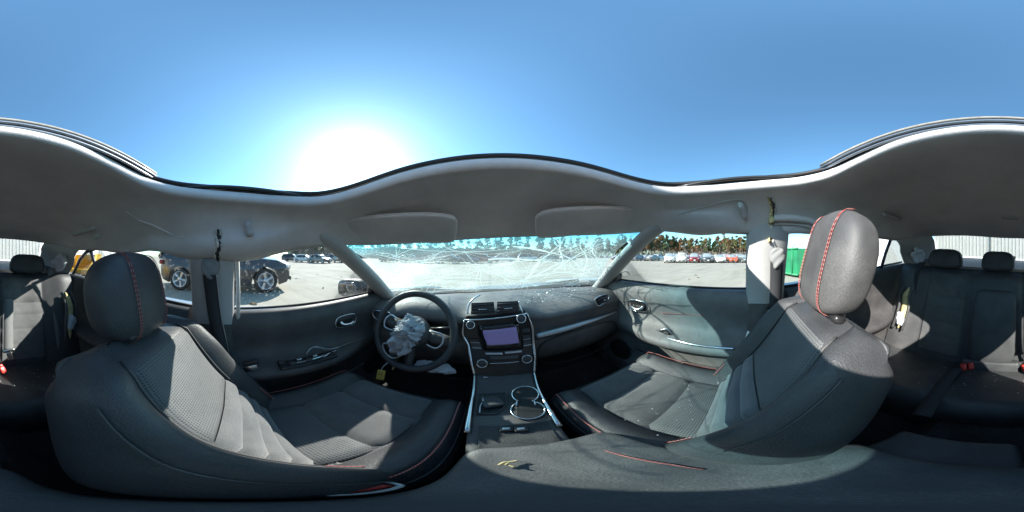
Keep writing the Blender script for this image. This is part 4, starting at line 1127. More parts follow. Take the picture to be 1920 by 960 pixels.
def burst_bag(name, a0, rmax, lift, seed, tail, m):
    """limp airbag cloth: a ruffled disc with sharp radial folds, longer where it hangs down"""
    off = V(seed*2.1, seed, seed*3.7); rows_ = []
    for i in range(15):
        f = i/14; row = []
        for k in range(72):
            a = k*5; ar = R(a)
            ln = rmax*(1+tail*max(0, -math.cos(ar-R(8)))**3+.28*noise.noise(V(math.cos(ar), math.sin(ar), 0)*1.7+off))
            tri = abs(math.fmod(a/360*13+.8*noise.noise(V(math.cos(ar)*2, math.sin(ar)*2, f*1.2)+off)+20, 1)-.5)*4-1
            tr2 = abs(math.fmod(f*4.2+.9*noise.noise(V(math.cos(ar)*1.6, math.sin(ar)*1.6, 3)+off)+20, 1)-.5)*4-1
            h = lift*(1-f**1.6)+.020*tri*f**.7+.010*tr2*(1-f*.4)+.022*noise.noise(V(math.cos(ar)*f*3, math.sin(ar)*f*3, 0)+off)
            row.append(WP(a+a0+10*noise.noise(V(f*2, ar, 1)+off), ln*f**.9, .028+h))
        rows_.append(row)
    o = grid(name, rows_, m, swl, close=True); o.data.set_sharp_from_angle(angle=R(50)); return o
def cloth_mat():
    m = bpy.data.materials.new('limp_airbag_cloth'); m.use_nodes = True
    t = m.node_tree; t.nodes.clear(); out = t.nodes.new('ShaderNodeOutputMaterial')
    tl = t.nodes.new('ShaderNodeBsdfTranslucent'); tl.inputs[0].default_value = (.55, .58, .62, 1)
    df = t.nodes.new('ShaderNodeBsdfDiffuse'); df.inputs[0].default_value = (.66, .68, .71, 1)
    mx = t.nodes.new('ShaderNodeMixShader'); mx.inputs[0].default_value = .72
    t.links.new(tl.outputs[0], mx.inputs[1]); t.links.new(df.outputs[0], mx.inputs[2]); t.links.new(mx.outputs[0], out.inputs[0])
    return m
BAGC = cloth_mat()
burst_bag('airbag', 0, .072, .045, 2, .75, BAGC)
burst_bag('airbag_flap', 25, .055, .070, 6, .2, BAGC)
crumple('knee_airbag', P(815, 689, y=.60), (.17, .06, .04), car, (0, R(6), 0), 9)
tube('column', [wc-wn*.03, wc-wn*.22], .055, BLACKP, car, seg=16)
tube('wiper_stalk', [wc-wn*.06+V(.05, 0, .02), wc-wn*.06+V(.19, -.01, .045)], .008, BLACKP, car, seg=8)
tube('lamp_stalk', [wc-wn*.06+V(-.05, 0, .02), wc-wn*.06+V(-.19, -.01, .045)], .008, BLACKP, car, seg=8)

# --- exterior shell of the car (doors, fenders, bonnet, boot, wheels)
def arch_outline(fr_y, re_y, r, pts_front, pts_back, zb):
    pass
def side_sheet(s):
    y_f, y_r, ra = 1.62, -1.16-.0, .37
    # beltline forward to tail, then round the bottom with two wheel arches
    out = [(2.36, .30), (2.44, .50), (2.40, .70), (2.2, .80), (1.9, .86), (1.3, .94), (.98, .985), (.5, .99), (-.2, 1.0), (-.7, 1.05), (-1.15, 1.10), (-1.7, 1.12), (-2.2, 1.08), (-2.36, .9), (-2.40, .6), (-2.32, .34)]
    out += [(-1.93, .30)]
    rr_y = -1.50
    out += [(rr_y+ra*math.cos(a), .33+ra*math.sin(a)) for a in [math.pi-math.pi*k/12 for k in range(13)]]
    out += [(rr_y+ra+.06, .22), (0, .20), (1.30-ra-.06+.02, .22)]
    ff_y = 1.30
    out += [(ff_y+ra*math.cos(a), .33+ra*math.sin(a)) for a in [math.pi-math.pi*k/12 for k in range(13)]]
    bm = bmesh.new()
    bm.faces.new([bm.verts.new((0, y, z)) for y, z in out])
    for yy in [i*.2-2.4 for i in range(25)]: bmesh.ops.bisect_plane(bm, geom=bm.verts[:]+bm.edges[:]+bm.faces[:], plane_co=(0, yy+.013, 0), plane_no=(0, 1, 0))
    for zz in (.36, .5, .64, .78, .9): bmesh.ops.bisect_plane(bm, geom=bm.verts[:]+bm.edges[:]+bm.faces[:], plane_co=(0, 0, zz), plane_no=(0, 0, 1))
    for v in bm.verts:
        y, z = v.co.y, v.co.z
        wd = .905-.16*max(0, (z-.62)/.4)**1.6-.05*max(0, (.5-z)/.3)
        wd *= 1-.30*max(0, (abs(y)-1.75)/.7)**2
        v.co.x = s*wd
    me = bpy.data.meshes.new('body_side'); bm.to_mesh(me); bm.free(); me.materials.append(BODYP)
    me.polygons.foreach_set('use_smooth', [True]*len(me.polygons))
    o = bpy.data.objects.new('body_side', me); C.objects.link(o); o.parent = car
    mod(o, 'SOLIDIFY', thickness=.012, offset=0)
for s in (1, -1):
    side_sheet(s)
    tube('door_handle', [V(s*.895, .16, .80), V(s*.915, .10, .805), V(s*.915, .02, .805), V(s*.895, -.02, .80)], .012, BODYP, car, seg=8)
hd_rows = []
for y, z, wd in ((1.20, .955, .66), (1.5, .93, .72), (1.85, .875, .70), (2.15, .80, .64), (2.36, .70, .54)):
    hd_rows.append([V(wd*k/6, y-.05*(abs(k)/6)**2+.0, z-.035*(abs(k)/6)**3+.02*math.cos(k)*0+noise.noise(V(k*.4, y*3, 1))*.018) for k in range(-6, 7)])
grid('bonnet', hd_rows, BODYP, car, sub=1)
grid('boot_lid', [[V(wd*k/6, y, z-.02*(abs(k)/6)**2) for k in range(-6, 7)] for y, z, wd in ((-1.64, 1.165, .68), (-1.9, 1.17, .70), (-2.2, 1.13, .66), (-2.36, .95, .62), (-2.4, .6, .62), (-2.36, .34, .6))], BODYP, car, sub=1)
grid('front_bumper', [[V(.62*k/6, 2.50-.16*(abs(k)/6)**2, z) for k in range(-6, 7)] for z in (.70, .58, .45, .30)], BODYP, car, sub=1)
grid('belt_shelf', [[V(.64, 1.2, .96), V(.80, 1.2, .935)], [V(.735, .9, .98), V(.80, .9, .985)], [V(.735, 0, .995), V(.80, 0, .995)], [V(.735, -1.0, 1.08), V(.78, -1.0, 1.09)], [V(.62, -1.66, 1.15), V(.75, -1.66, 1.12)]], BODYP, car)
grid('belt_shelf', [[V(-.64, 1.2, .96), V(-.80, 1.2, .935)], [V(-.735, .9, .98), V(-.80, .9, .985)], [V(-.735, 0, .995), V(-.80, 0, .995)], [V(-.735, -1.0, 1.08), V(-.78, -1.0, 1.09)], [V(-.62, -1.66, 1.15), V(-.75, -1.66, 1.12)]], BODYP, car)

# wheels shared by all vehicles -----------------------------------------------------------------
TYRE = mat('tyre_rubber', (.022, .022, .023), .85, var=.2, vscale=15)
ALLOY = mat('alloy_rim', (.50, .51, .53), .35, .9, var=.05)
DARKIN = mat('dark_steel', (.05, .05, .052), .6, .5)  # dark steel of the dumpster rollers
def lathe_rows(prof, seg=28):
    return [[V(x, r*math.cos(2*math.pi*k/seg), r*math.sin(2*math.pi*k/seg)) for k in range(seg)] for x, r in prof]
def wheel_meshes(r=.33, wd=.215, spokes=5):
    h = wd/2
    ty_ = grid('tyre', lathe_rows([(-h*.8, r*.70), (-h, r*.80), (-h*.95, r*.94), (-h*.6, r), (h*.6, r), (h*.95, r*.94), (h, r*.80), (h*.8, r*.70)]), TYRE, None, close=True)
    bm = bmesh.new()
    def addgrid(rows, close=True):
        n = len(rows[0]); vs_ = [[bm.verts.new(p) for p in rr] for rr in rows]
        for i in range(len(rows)-1):
            for j in range(n if close else n-1): bm.faces.new((vs_[i][j], vs_[i][(j+1) % n], vs_[i+1][(j+1) % n], vs_[i+1][j]))
    addgrid(lathe_rows([(h*.80, r*.71), (h*.86, r*.69), (h*.70, r*.63), (-h*.3, r*.60), (-h*.3, r*.02)]))
    for k in range(spokes):
        a = 2*math.pi*k/spokes
        for sgn in (-1, 1) if spokes == 5 else (0,):
            def pt(rad, off, x): 
                ca, sa = math.cos(a), math.sin(a); return V(x, rad*ca-off*sa, rad*sa+off*ca)
            rows_ = [[pt(r*q, sgn*.016*(.6+q)+o_*wq, h*xx) for o_, xx in ((-1, .5), (-.6, xx_), (.6, xx_), (1, .5))] for q, wq, xx_ in ((.10, .030, .72), (.35, .021, .74), (.66, .026, .84))]
            addgrid(rows_, False)
    addgrid(lathe_rows([(h*.55, r*.22), (h*.78, r*.19), (h*.80, r*.02)], 16))
    me = bpy.data.meshes.new('rim'); bm.to_mesh(me); bm.free(); me.materials.append(ALLOY)
    me.polygons.foreach_set('use_smooth', [True]*len(me.polygons))
    ri = bpy.data.objects.new('rim', me); C.objects.link(ri)
    tm, rm = ty_.data, ri.data
    bpy.data.objects.remove(ty_); bpy.data.objects.remove(ri)
    return tm, rm
WT, WR = wheel_meshes(.33, .215, 5)
ST, SR = wheel_meshes(.36, .235, 5)
def put_wheel(parent, x, y, r, big=False, turn=0):
    o = bpy.data.objects.new('wheel', None); C.objects.link(o); o.parent = parent; o.location = (x, y, r); o.empty_display_size = .1
    if x < 0: o.rotation_euler = (random.uniform(0, 6), 0, math.pi+turn)
    else: o.rotation_euler = (random.uniform(0, 6), 0, turn)
    for nm, me in (('tyre', ST if big else WT), ('rim', SR if big else WR)):
        q = bpy.data.objects.new(nm, me); C.objects.link(q); q.parent = o
    return o
for s in (1, -1):
    for y in (1.30, -1.50):
        put_wheel(car, s*.79, y, .33-s*.042)

# ------------------------------------------------------------------ loose things in the cabin
def world(o):           # top-level things that lie in the car take its tilt
    o.matrix_world = CARM @ o.matrix_world; return o
bpy.context.view_layer.update()
# yellow key tag on its wire below the steering wheel
kt = empty('key_tag'); tag(kt, 'yellow paper key tag hanging below the steering wheel', 'tag')
c = P(714, 703, y=.50)
cdm = box('card', c, (.032, .0015, .060), TAGY, kt, rot=(R(-8), R(8), R(25)), bev=.0006)
for k in range(4): box('written_line', c+V(-.001, -.0012, .014-.010*k), (.018-.003*(k % 2), .0006, .0025), INK, kt, rot=(R(-8), R(8), R(25)), bev=0)
tube('tag_string', spline([c+V(.003, 0, .028), c+V(.006, .01, .05), c+V(.02, .04, .075)], 5), .0012, PAPER, kt, seg=5)
kt.matrix_world = CARM
# folded paper between right seat and pillar
pp = [P(1402, 620, x=.60), P(1424, 628, x=.585), P(1412, 645, x=.58), P(1388, 662, x=.585)]
paper = mesh('folded_paper', [*pp, lerp(pp[0], pp[1], .5)+V(-.012, .004, .004), lerp(pp[2], pp[3], .5)+V(-.012, .004, 0)], [(0, 4, 5, 3), (4, 1, 2, 5)], PAPER, smooth=False)
mod(paper, 'SOLIDIFY', thickness=.002); paper.matrix_world = CARM
tag(paper, 'crumpled white paper tucked between the right front seat and belt pillar', 'paper')
# twig on the armrest
tw = tube('dry_twig', spline([P(936, 872, z=.672), P(945, 867, z=.674), P(955, 866, z=.672), P(970, 864, z=.671)], 4), .0026, mat('dry_twig', (.50, .40, .22), .9, var=.2, vscale=80), None, seg=6)
t2 = tube('side_shoot', spline([P(945, 868, z=.674), P(952, 871, z=.672), P(965, 876, z=.671)], 4), .0018, MATS['dry_twig'], tw, seg=6)
t3 = tube('side_shoot', spline([P(955, 866, z=.673), P(950, 870, z=.674), P(948, 872, z=.672)], 4), .0016, MATS['dry_twig'], tw, seg=6)
tw.matrix_world = CARM; tag(tw, 'small pale forked twig lying on the centre armrest', 'twig')
# crumbs of glass on dash and seats
rnd = random.Random(4); gv, gf = [], []
def crumb(p, r):
    n0 = len(gv)
    a = [p+V(rnd.uniform(-r, r), rnd.uniform(-r, r), rnd.uniform(0, r)) for _ in range(4)]
    gv.extend(a); gf.extend([(n0, n0+1, n0+2), (n0, n0+2, n0+3), (n0, n0+1, n0+3), (n0+1, n0+2, n0+3)])
for k in range(420):
    x = rnd.gauss(.28, .16); y = rnd.uniform(.76, 1.02)
    if -.1 < x < .66: crumb(V(x, y, .955+.0), rnd.uniform(.002, .006))
for k in range(110):
    x = rnd.uniform(-.5, .5); y = rnd.uniform(-.85, -.55); crumb(rcs(x, (y+.92)/.47, rcd(x, (y+.92)/.47)+.004), rnd.uniform(.002, .005))
for k in range(90):
    u = rnd.uniform(-.5, .5); crumb(V(.355+u*.4, rnd.uniform(.08, .45), .622), rnd.uniform(.0015, .004))
SHARD = mat('glass_crumbs', (.75, .80, .80), .15, 0, .7)
sh = mesh('glass_crumbs', gv, gf, SHARD, None, smooth=False); sh.matrix_world = CARM
tag(sh, 'glass crumbs scattered over the dashboard and seats', 'glass crumbs', kind='stuff')

# ------------------------------------------------------------------ other vehicles
def paint(name, col, metal=.0, rough=.32): return mat('paint_'+name, col, rough, metal, coat=.7, var=.06, vscale=2)
AUTOG = mat('dark_car_glass', (.02, .025, .028), .08, 0, .7)
AUTOGL = mat('pale_car_glass', (.25, .29, .31), .10, 0, .8)
LAMP = mat('headlamp_glass', (.62, .64, .66), .12, .3)
TAILM = mat('tail_lamp', (.35, .02, .02), .2)
GRILLE = mat('car_grille', (.015, .015, .016), .4)
KIND = {
 'sedan': dict(L=4.75, W=1.80, belt=.94, roof=1.44, nose=.70, hood=.90, wb=(1.38, -1.38), r=.33, cab=(1.02, .30, -.95, -1.72), tail=1.02, gt=.74),
 'suv':   dict(L=4.65, W=1.84, belt=1.05, roof=1.70, nose=.86, hood=1.04, wb=(1.38, -1.36), r=.36, cab=(1.00, .40, -1.75, -2.18), tail=1.10, gt=.80),
 'hatch': dict(L=4.15, W=1.74, belt=.96, roof=1.50, nose=.74, hood=.94, wb=(1.26, -1.28), r=.32, cab=(1.02, .30, -1.35, -1.92), tail=1.02, gt=.76),
}
def build_kind(k, dent, seed):
    q = KIND[k]; hl = q['L']/2; wf, wr = q['wb']; ra = q['r']+.055; zb = .24
    out = [(hl-.10, zb+.06), (hl, .45), (hl-.02, q['nose']-.08), (hl-.18, q['nose']+.04), (hl-.55, q['hood']-.05), (q['cab'][0], q['belt']+.02), (q['cab'][0]-.6, q['belt']), (-.5, q['belt']+.02), (q['cab'][3]+.3, q['tail']-.01), (q['cab'][3]-.05, q['tail']), (-hl+.06, q['tail']-.06), (-hl, q['tail']-.35), (-hl+.02, .45), (-hl+.12, zb+.08)]
    def arc(c): return [(c+ra*math.cos(a), q['r']+ra*math.sin(a)) for a in [math.pi-math.pi*i/10 for i in range(11)]]
    out += [(wr-ra-.04, zb)]+arc(wr)+[(wr+ra+.04, zb-.02), (wf-ra-.04, zb-.02)]+arc(wf)+[(wf+ra+.03, zb)]
    hw = q['W']/2
    bm = bmesh.new()
    a = [bm.verts.new((-hw, y, z)) for y, z in out]; f0 = bm.faces.new(a)
    ex = bmesh.ops.extrude_face_region(bm, geom=[f0])
    for v in [e_ for e_ in ex['geom'] if isinstance(e_, bmesh.types.BMVert)]: v.co.x = hw
    allg = lambda: bm.verts[:]+bm.edges[:]+bm.faces[:]
    for yy in [i*.22-2.42 for i in range(23)]: bmesh.ops.bisect_plane(bm, geom=allg(), plane_co=(0, yy+.007, 0), plane_no=(0, 1, 0))
    for zz in (.42, .56, .70, .82, .93): bmesh.ops.bisect_plane(bm, geom=allg(), plane_co=(0, 0, zz), plane_no=(0, 0, 1))
    for xx in (-.84, -.7, -.45, 0, .45, .7, .84): bmesh.ops.bisect_plane(bm, geom=allg(), plane_co=(xx*hw, 0, 0), plane_no=(1, 0, 0))
    off = V(seed*2.3, seed, seed*.7)
    for v in bm.verts:
        x, y, z = v.co; u = x/hw
        plan = 1-.20*max(0, (abs(y)-(hl-.75))/.75)**2
        sect = 1-.10*max(0, (z-.66)/.4)**1.5-.05*max(0, (.5-z)/.3)+.012*math.exp(-((z-.72)/.05)**2)
        v.co.x = x*plan*sect
        v.co.y = y-math.copysign(.16, y)*(abs(u)**2.4)*sstep(hl-.7, hl, abs(y))
        if z > q['nose']-.02: v.co.z += .035*(1-u*u)*sstep(.3, 1.2, abs(y))-.03*abs(u)**4
        if dent:
            n_ = noise.noise_vector(v.co*2.2+off)*dent*sstep(.6, hl, y); v.co += n_+V(0, -abs(n_.x)*1.2, 0)
    bmesh.ops.recalc_face_normals(bm, faces=bm.faces)
    me = bpy.data.meshes.new('body'); bm.to_mesh(me); bm.free(); me.materials.append(BODYP)
    for p in me.polygons: p.use_smooth = True
    me.set_sharp_from_angle(angle=R(38))
    c0, c1, c2, c3 = q['cab']; zt = q['roof']; zb2 = q['belt']-.02
    def cabm(x0, x1, inset, nm, m, top_only=False):
        prof = [(c0, zb2, 1.0), (lerp(c0, c1, .5), lerp(zb2, zt, .54), .90), (c1, zt-.03, .80), (lerp(c1, c2, .5), zt, .79), (c2, zt-.02, .79), (lerp(c2, c3, .5), lerp(zt, q['tail'], .46), .88), (c3, q['tail']-.02, .97)]
        return prof
    hw2 = hw*.93
    rows_ = []
    prof = cabm(0, 0, 0, '', None)
    for y, z, kx in prof:
        wx_ = hw2*kx
        rows_.append([V(-hw2*.99, y, zb2-.03), V(-wx_, y, z), V(-wx_*.6, y+(.05 if z < zt-.1 and y > 0 else 0), z+.018), V(0, y+(.07 if z < zt-.1 and y > 0 else 0), z+.024), V(wx_*.6, y+(.05 if z < zt-.1 and y > 0 else 0), z+.018), V(wx_, y, z), V(hw2*.99, y, zb2-.03)])
    cg = grid('cabin_glass', rows_, AUTOG, None)
    rr = []
    for y, z, kx in (prof[2], prof[3], prof[4]):
        wx_ = hw2*kx+.012
        rr.append([V(-wx_-.01, y, z-.035), V(-wx_, y, z+.005), V(-wx_*.6, y, z+.030), V(0, y, z+.037), V(wx_*.6, y, z+.030), V(wx_, y, z+.005), V(wx_+.01, y, z-.035)])
    rf = grid('roof', rr, BODYP, None, thick=0)
    def bar(p, q_, r=.035): 
        o = tube('pillar', [p, lerp(p, q_, .5)+V(math.copysign(.015, p.x), 0, .01), q_], r, BODYP, None, seg=6); me_ = o.data; bpy.data.objects.remove(o); return me_
    bars = []
    for s in (-1, 1):
        bars.append(bar(V(s*hw2*1.0, c0, zb2), V(s*hw2*.80, c1, zt-.02)))
        bars.append(bar(V(s*hw2*.985, -.12, zb2), V(s*hw2*.80, -.18, zt-.02), .04))
        bars.append(bar(V(s*hw2*.97, c3, q['tail']-.03), V(s*hw2*.79, c2, zt-.02), .06))
    out_ = dict(body=me, glass=cg.data, roof=rf.data, bars=bars, q=q)
    bpy.data.objects.remove(cg); bpy.data.objects.remove(rf)
    lmp = pillow('headlight', (0, 0, 0), (.36, .20, .14), LAMP, None, ex=.6, n=8); out_['lamp'] = lmp.data; bpy.data.objects.remove(lmp)
    gr_ = box('grille', (0, 0, 0), (.72, .06, .15), GRILLE, None, bev=.02); out_['grille'] = gr_.data; bpy.data.objects.remove(gr_)
    bl_ = box('lower_intake', (0, 0, 0), (1.05, .06, .14), GRILLE, None, bev=.03); out_['intake'] = bl_.data; bpy.data.objects.remove(bl_)
    tl_ = pillow('tail_light', (0, 0, 0), (.30, .16, .16), TAILM, None, ex=.6, n=8); out_['tail'] = tl_.data; bpy.data.objects.remove(tl_)
    mi_ = pillow('mirror', (0, 0, 0), (.20, .12, .14), BODYP, None, ex=.6, n=8); out_['mirror'] = mi_.data; bpy.data.objects.remove(mi_)
    pl_ = box('number_plate', (0, 0, 0), (.32, .02, .14), PAPER, None, bev=.004); out_['plate'] = pl_.data; bpy.data.objects.remove(pl_)
    return out_
KM = {('sedan', 0): build_kind('sedan', 0, 1), ('suv', 0): build_kind('suv', 0, 2), ('hatch', 0): build_kind('hatch', 0, 3), ('sedan', 1): build_kind('sedan', .16, 4), ('suv', 1): build_kind('suv', .15, 5), ('hatch', 1): build_kind('hatch', .17, 6)}
def vehicle(kind, dent, pm, loc, heading, label, group=None, name=None, cat='car', glass=None, simple=False, hood_up=False):
    k = KM[(kind, dent)]; q = k['q']; hl = q['L']/2; hw = q['W']/2
    t = empty(name or {'sedan': 'parked_sedan', 'suv': 'parked_suv', 'hatch': 'parked_hatchback'}[kind], None, (loc[0], loc[1], 0), R(-heading))
    tag(t, label, cat, group)
    def put(nm, me, m=None, loc_=(0, 0, 0), rot=(0, 0, 0)):
        o = bpy.data.objects.new(nm, me); C.objects.link(o); o.parent = t; o.location = loc_; o.rotation_euler = rot
        if m: o.material_slots[0].link = 'OBJECT'; o.material_slots[0].material = m
        return o
    put('body', k['body'], pm); put('cabin_glass', k['glass'], glass); put('roof', k['roof'], pm)
    for b in k['bars']: put('pillar', b, pm)
    for s in (-1, 1):
        put('headlight', k['lamp'], None, (s*hw*.66, hl-.22, q['nose']-.09), (0, 0, -s*.45))
        put('tail_light', k['tail'], None, (s*hw*.76, -hl+.17, q['tail']-.20), (0, 0, s*.4))
        put('mirror', k['mirror'], pm, (s*(hw+.06), q['cab'][0]-.28, q['belt']+.06))
        for y in q['wb']: put_wheel(t, s*(hw-.11), y, q['r'], q['r'] > .345)
    put('grille', k['grille'], None, (0, hl-.04-.10*dent, q['nose']-.13)); put('lower_intake', k['intake'], None, (0, hl-.05-.08*dent, .38)); put('number_plate', k['plate'], None, (0, hl-.005-.08*dent, .50))
    if hood_up:
        h = grid('open_bonnet', [[V(x, 1.05+.02*0, q['belt']+.03), V(x*.95, 1.35, q['belt']+.45), V(x*.85, 1.55, q['belt']+.72)] for x in (-.72, -.36, 0, .36, .72)], pm, t, thick=.03)
    return t

# the dark suv beside the driver's window
dk = paint('dark_maroon_black', (.035, .034, .038), .3, .38)
pos = V(-6.15, -.36, 0)
suv = vehicle('suv', 0, dk, pos, 4, 'dusty dark suv parked beside the driver window, standing in its own shadow', name='dark_suv')
suv.scale = (1.08, 1.04, 1.10)
row_cols = [('white', (.70, .70, .69), 0), ('pearl', (.62, .62, .60), 0), ('dark_red', (.26, .025, .03), .2), ('graphite', (.11, .12, .125), .4), ('white', (.70, .70, .69), 0), ('orange_red', (.50, .10, .04), .1), ('pewter', (.20, .22, .21), .5)]
kinds = ['suv', 'suv', 'suv', 'suv', 'sedan', 'hatch', 'sedan']
labs = ['white suv at the left end of the car row before the tree line', 'pearl white suv with its bonnet raised, second in the row before the trees', 'dark red suv third in the row before the trees', 'graphite grey suv fourth in the row before the trees', 'white sedan with a crushed nose fifth in the row before the trees', 'orange red hatchback sixth in the row before the trees', 'pewter grey sedan last in the row beside the green dumpster']
pxs = [1256, 1279, 1302, 1325.5, 1348.5, 1371, 1395]
for i, px in enumerate(pxs):
    d = 29.5+.6*abs(i-3)*.3
    p = G(px, d); az = math.degrees(math.atan2(p.x, p.y))
    nm, col, me_ = row_cols[i]
    vehicle(kinds[i], 1 if i in (0, 1, 4, 5) else 0, paint(nm, col, me_), p, 68+180+random.uniform(-3, 3), labs[i], 'damaged cars in a row before the trees', glass=AUTOGL if i != 1 else AUTOG, hood_up=(i == 1))
second = [(1268, 'suv', 'silver', (.45, .46, .47)), (1290, 'sedan', 'black', (.02, .02, .022)), (1313, 'hatch', 'blue_grey', (.14, .18, .22)), (1337, 'sedan', 'silver', (.45, .46, .47)), (1360, 'suv', 'navy', (.03, .04, .08)), (1383, 'suv', 'beige', (.42, .38, .30)), (1401, 'sedan', 'white', (.70, .70, .69))]
ordn = ['first', 'second', 'third', 'fourth', 'fifth', 'sixth', 'seventh', 'eighth', 'ninth', 'tenth', 'eleventh', 'twelfth']
for i, (px, kd, nm, col) in enumerate(second):
    vehicle(kd, 0, paint(nm, col, .2), G(px, 36.5), 68+180+random.uniform(-4, 4), '%s %s half hidden in the back row before the trees, %s from the left' % (nm.replace('_', ' '), {'sedan': 'sedan', 'suv': 'suv', 'hatch': 'hatchback'}[kd], ordn[i]), 'cars in the back row before the trees', glass=AUTOGL)
cl_cars = [(1160, 46, 'sedan', 'graphite', (.11, .12, .125)), (1172, 43, 'suv', 'black', (.02, .02, .022)), (1185, 45, 'sedan', 'silver', (.45, .46, .47)), (1198, 41, 'hatch', 'blue_grey', (.14, .18, .22)), (1212, 43, 'sedan', 'white', (.70, .70, .69)), (1225, 40, 'sedan', 'pewter', (.20, .22, .21)), (1236, 47, 'suv', 'white', (.70, .70, .69))]
for i, (px, d, kd, nm, col) in enumerate(cl_cars):
    vehicle(kd, i % 2, paint(nm, col, .2), G(px, d), 90+random.uniform(-10, 10), '%s %s far off by the right windshield pillar, %s from the left' % (nm.replace('_', ' '), {'sedan': 'sedan', 'suv': 'suv', 'hatch': 'hatchback'}[kd], ordn[i]), 'far cars beyond the right windshield pillar', glass=AUTOGL)
lf = [(572, 31, 'sedan', 'silver', (.45, .46, .47), 60, 'silver sedan side on across the lot beyond the driver window'), (600, 27.5, 'sedan', 'graphite', (.11, .12, .125), 75, 'graphite sedan with damaged front across the lot beyond the driver window'), (547, 37, 'suv', 'black', (.02, .02, .022), 40, 'black suv far across the lot just past the dark suv nose'), (640, 30, 'hatch', 'black', (.02, .02, .022), 100, 'black hatchback across the lot beside the left windshield pillar'), (625, 40, 'suv', 'navy', (.03, .04, .08), 80, 'navy suv far across the lot left of the windshield pillar'), (560, 44, 'suv', 'blue_grey', (.14, .18, .22), 70, 'blue grey suv in the back of the left lot'), (585, 46, 'hatch', 'dark_red', (.26, .025, .03), 75, 'dark red hatchback in the back of the left lot')]
for px, d, kd, nm, col, hdg, lb_ in lf:
    vehicle(kd, 1 if 'damaged' in lb_ else 0, paint(nm, col, .2), G(px, d), hdg, lb_, 'cars across the lot on the driver side')
for i, (px, d, kd, nm, col) in enumerate([(730, 34, 'suv', 'black', (.02, .02, .022)), (770, 30, 'sedan', 'graphite', (.11, .12, .125)), (805, 27, 'suv', 'graphite', (.11, .12, .125)), (840, 26, 'suv', 'black', (.02, .02, .022)), (872, 27, 'sedan', 'navy', (.03, .04, .08)), (905, 29, 'suv', 'dark_red', (.26, .025, .03)), (945, 33, 'sedan', 'silver', (.45, .46, .47)), (990, 36, 'suv', 'white', (.70, .70, .69)), (1030, 38, 'sedan', 'pewter', (.20, .22, .21)), (1065, 40, 'suv', 'blue_grey', (.14, .18, .22))]):
    vehicle(kd, i % 2, paint(nm, col, .2), G(px, d), 90+random.uniform(-14, 14), '%s %s dimly seen through the shattered windshield, %s from the left' % (nm.replace('_', ' '), {'sedan': 'sedan', 'suv': 'suv', 'hatch': 'hatchback'}[kd], ordn[i]), 'cars dimly seen through the windshield')

# ------------------------------------------------------------------ green dumpster
GREEN = mat('green_dumpster_paint', (.015, .20, .085), .55, var=.25, vscale=1.5, dust=.15)
a0, a1 = V(16.2, -.35, 0), V(8.4, -2.75, 0)
dv = (a1-a0).normalized(); nrm_ = V(dv.y, -dv.x, 0)
if nrm_.dot(V(1, -1, 0)) < 0: nrm_ = -nrm_
dm = empty('dumpster', None, (0, 0, 0)); tag(dm, 'long green steel dumpster seen past the right belt pillar', 'dumpster')
Ld = (a1-a0).length
def DP(u, wv, z): return a0+dv*u+nrm_*wv+V(0, 0, z)
H = 1.62
def panel4(nm, p, th=.05): 
    o = mesh(nm, p, [(0, 1, 2, 3)], GREEN, dm, smooth=False); mod(o, 'SOLIDIFY', thickness=th, offset=0); return o
panel4('side_wall', [DP(0, 0, .15), DP(Ld, 0, .15), DP(Ld, 0, H), DP(0, 0, H)]); panel4('side_wall', [DP(0, 2.3, .15), DP(Ld, 2.3, .15), DP(Ld, 2.3, H), DP(0, 2.3, H)])
panel4('end_wall', [DP(0, 0, .15), DP(0, 2.3, .15), DP(0, 2.3, H), DP(0, 0, H)]); panel4('end_wall', [DP(Ld, 0, .15), DP(Ld, 2.3, .15), DP(Ld, 2.3, H), DP(Ld, 0, H)])
panel4('floor_plate', [DP(0, 0, .18), DP(Ld, 0, .18), DP(Ld, 2.3, .18), DP(0, 2.3, .18)])
for k in range(9):
    u = Ld*(k+.5)/9; tube('rib', [DP(u, -.06, .18), DP(u, -.06, H-.05)], .05, GREEN, dm, seg=4)
tube('top_rail', [DP(-.05, -.05, H), DP(Ld+.05, -.05, H)], .06, GREEN, dm, seg=4); tube('top_rail', [DP(-.05, 2.35, H), DP(Ld+.05, 2.35, H)], .06, GREEN, dm, seg=4)
tube('bottom_rail', [DP(-.05, -.03, .17), DP(Ld+.05, -.03, .17)], .07, GREEN, dm, seg=4)
for u in (.5, Ld-.5):
    tube('roller', [DP(u, -.02, .09), DP(u, .18, .09)], .09, DARKIN, dm, seg=12)
wb_ = crumple('rubbish_bag', DP(.7, .5, H+.15), (.8, .7, .6), None, (0, 0, 0), 3, PAPER); tag(wb_, 'white rubbish bag on top of the green dumpster', 'bag')
br = tube('bare_branch', spline([DP(Ld-1.6, .8, H-.4), DP(Ld-1.5, .7, H+.1), DP(Ld-1.3, .6, H+.28), DP(Ld-1.0, .5, H+.2)], 5), .02, mat('twig_bark', (.12, .09, .06), .9), None, seg=5)
tube('side_branch', [DP(Ld-1.5, .7, H+.1), DP(Ld-1.75, .6, H+.30), DP(Ld-1.95, .6, H+.26)], .013, MATS['twig_bark'], br, seg=5)
tag(br, 'bare branch sticking up out of the green dumpster', 'branch')

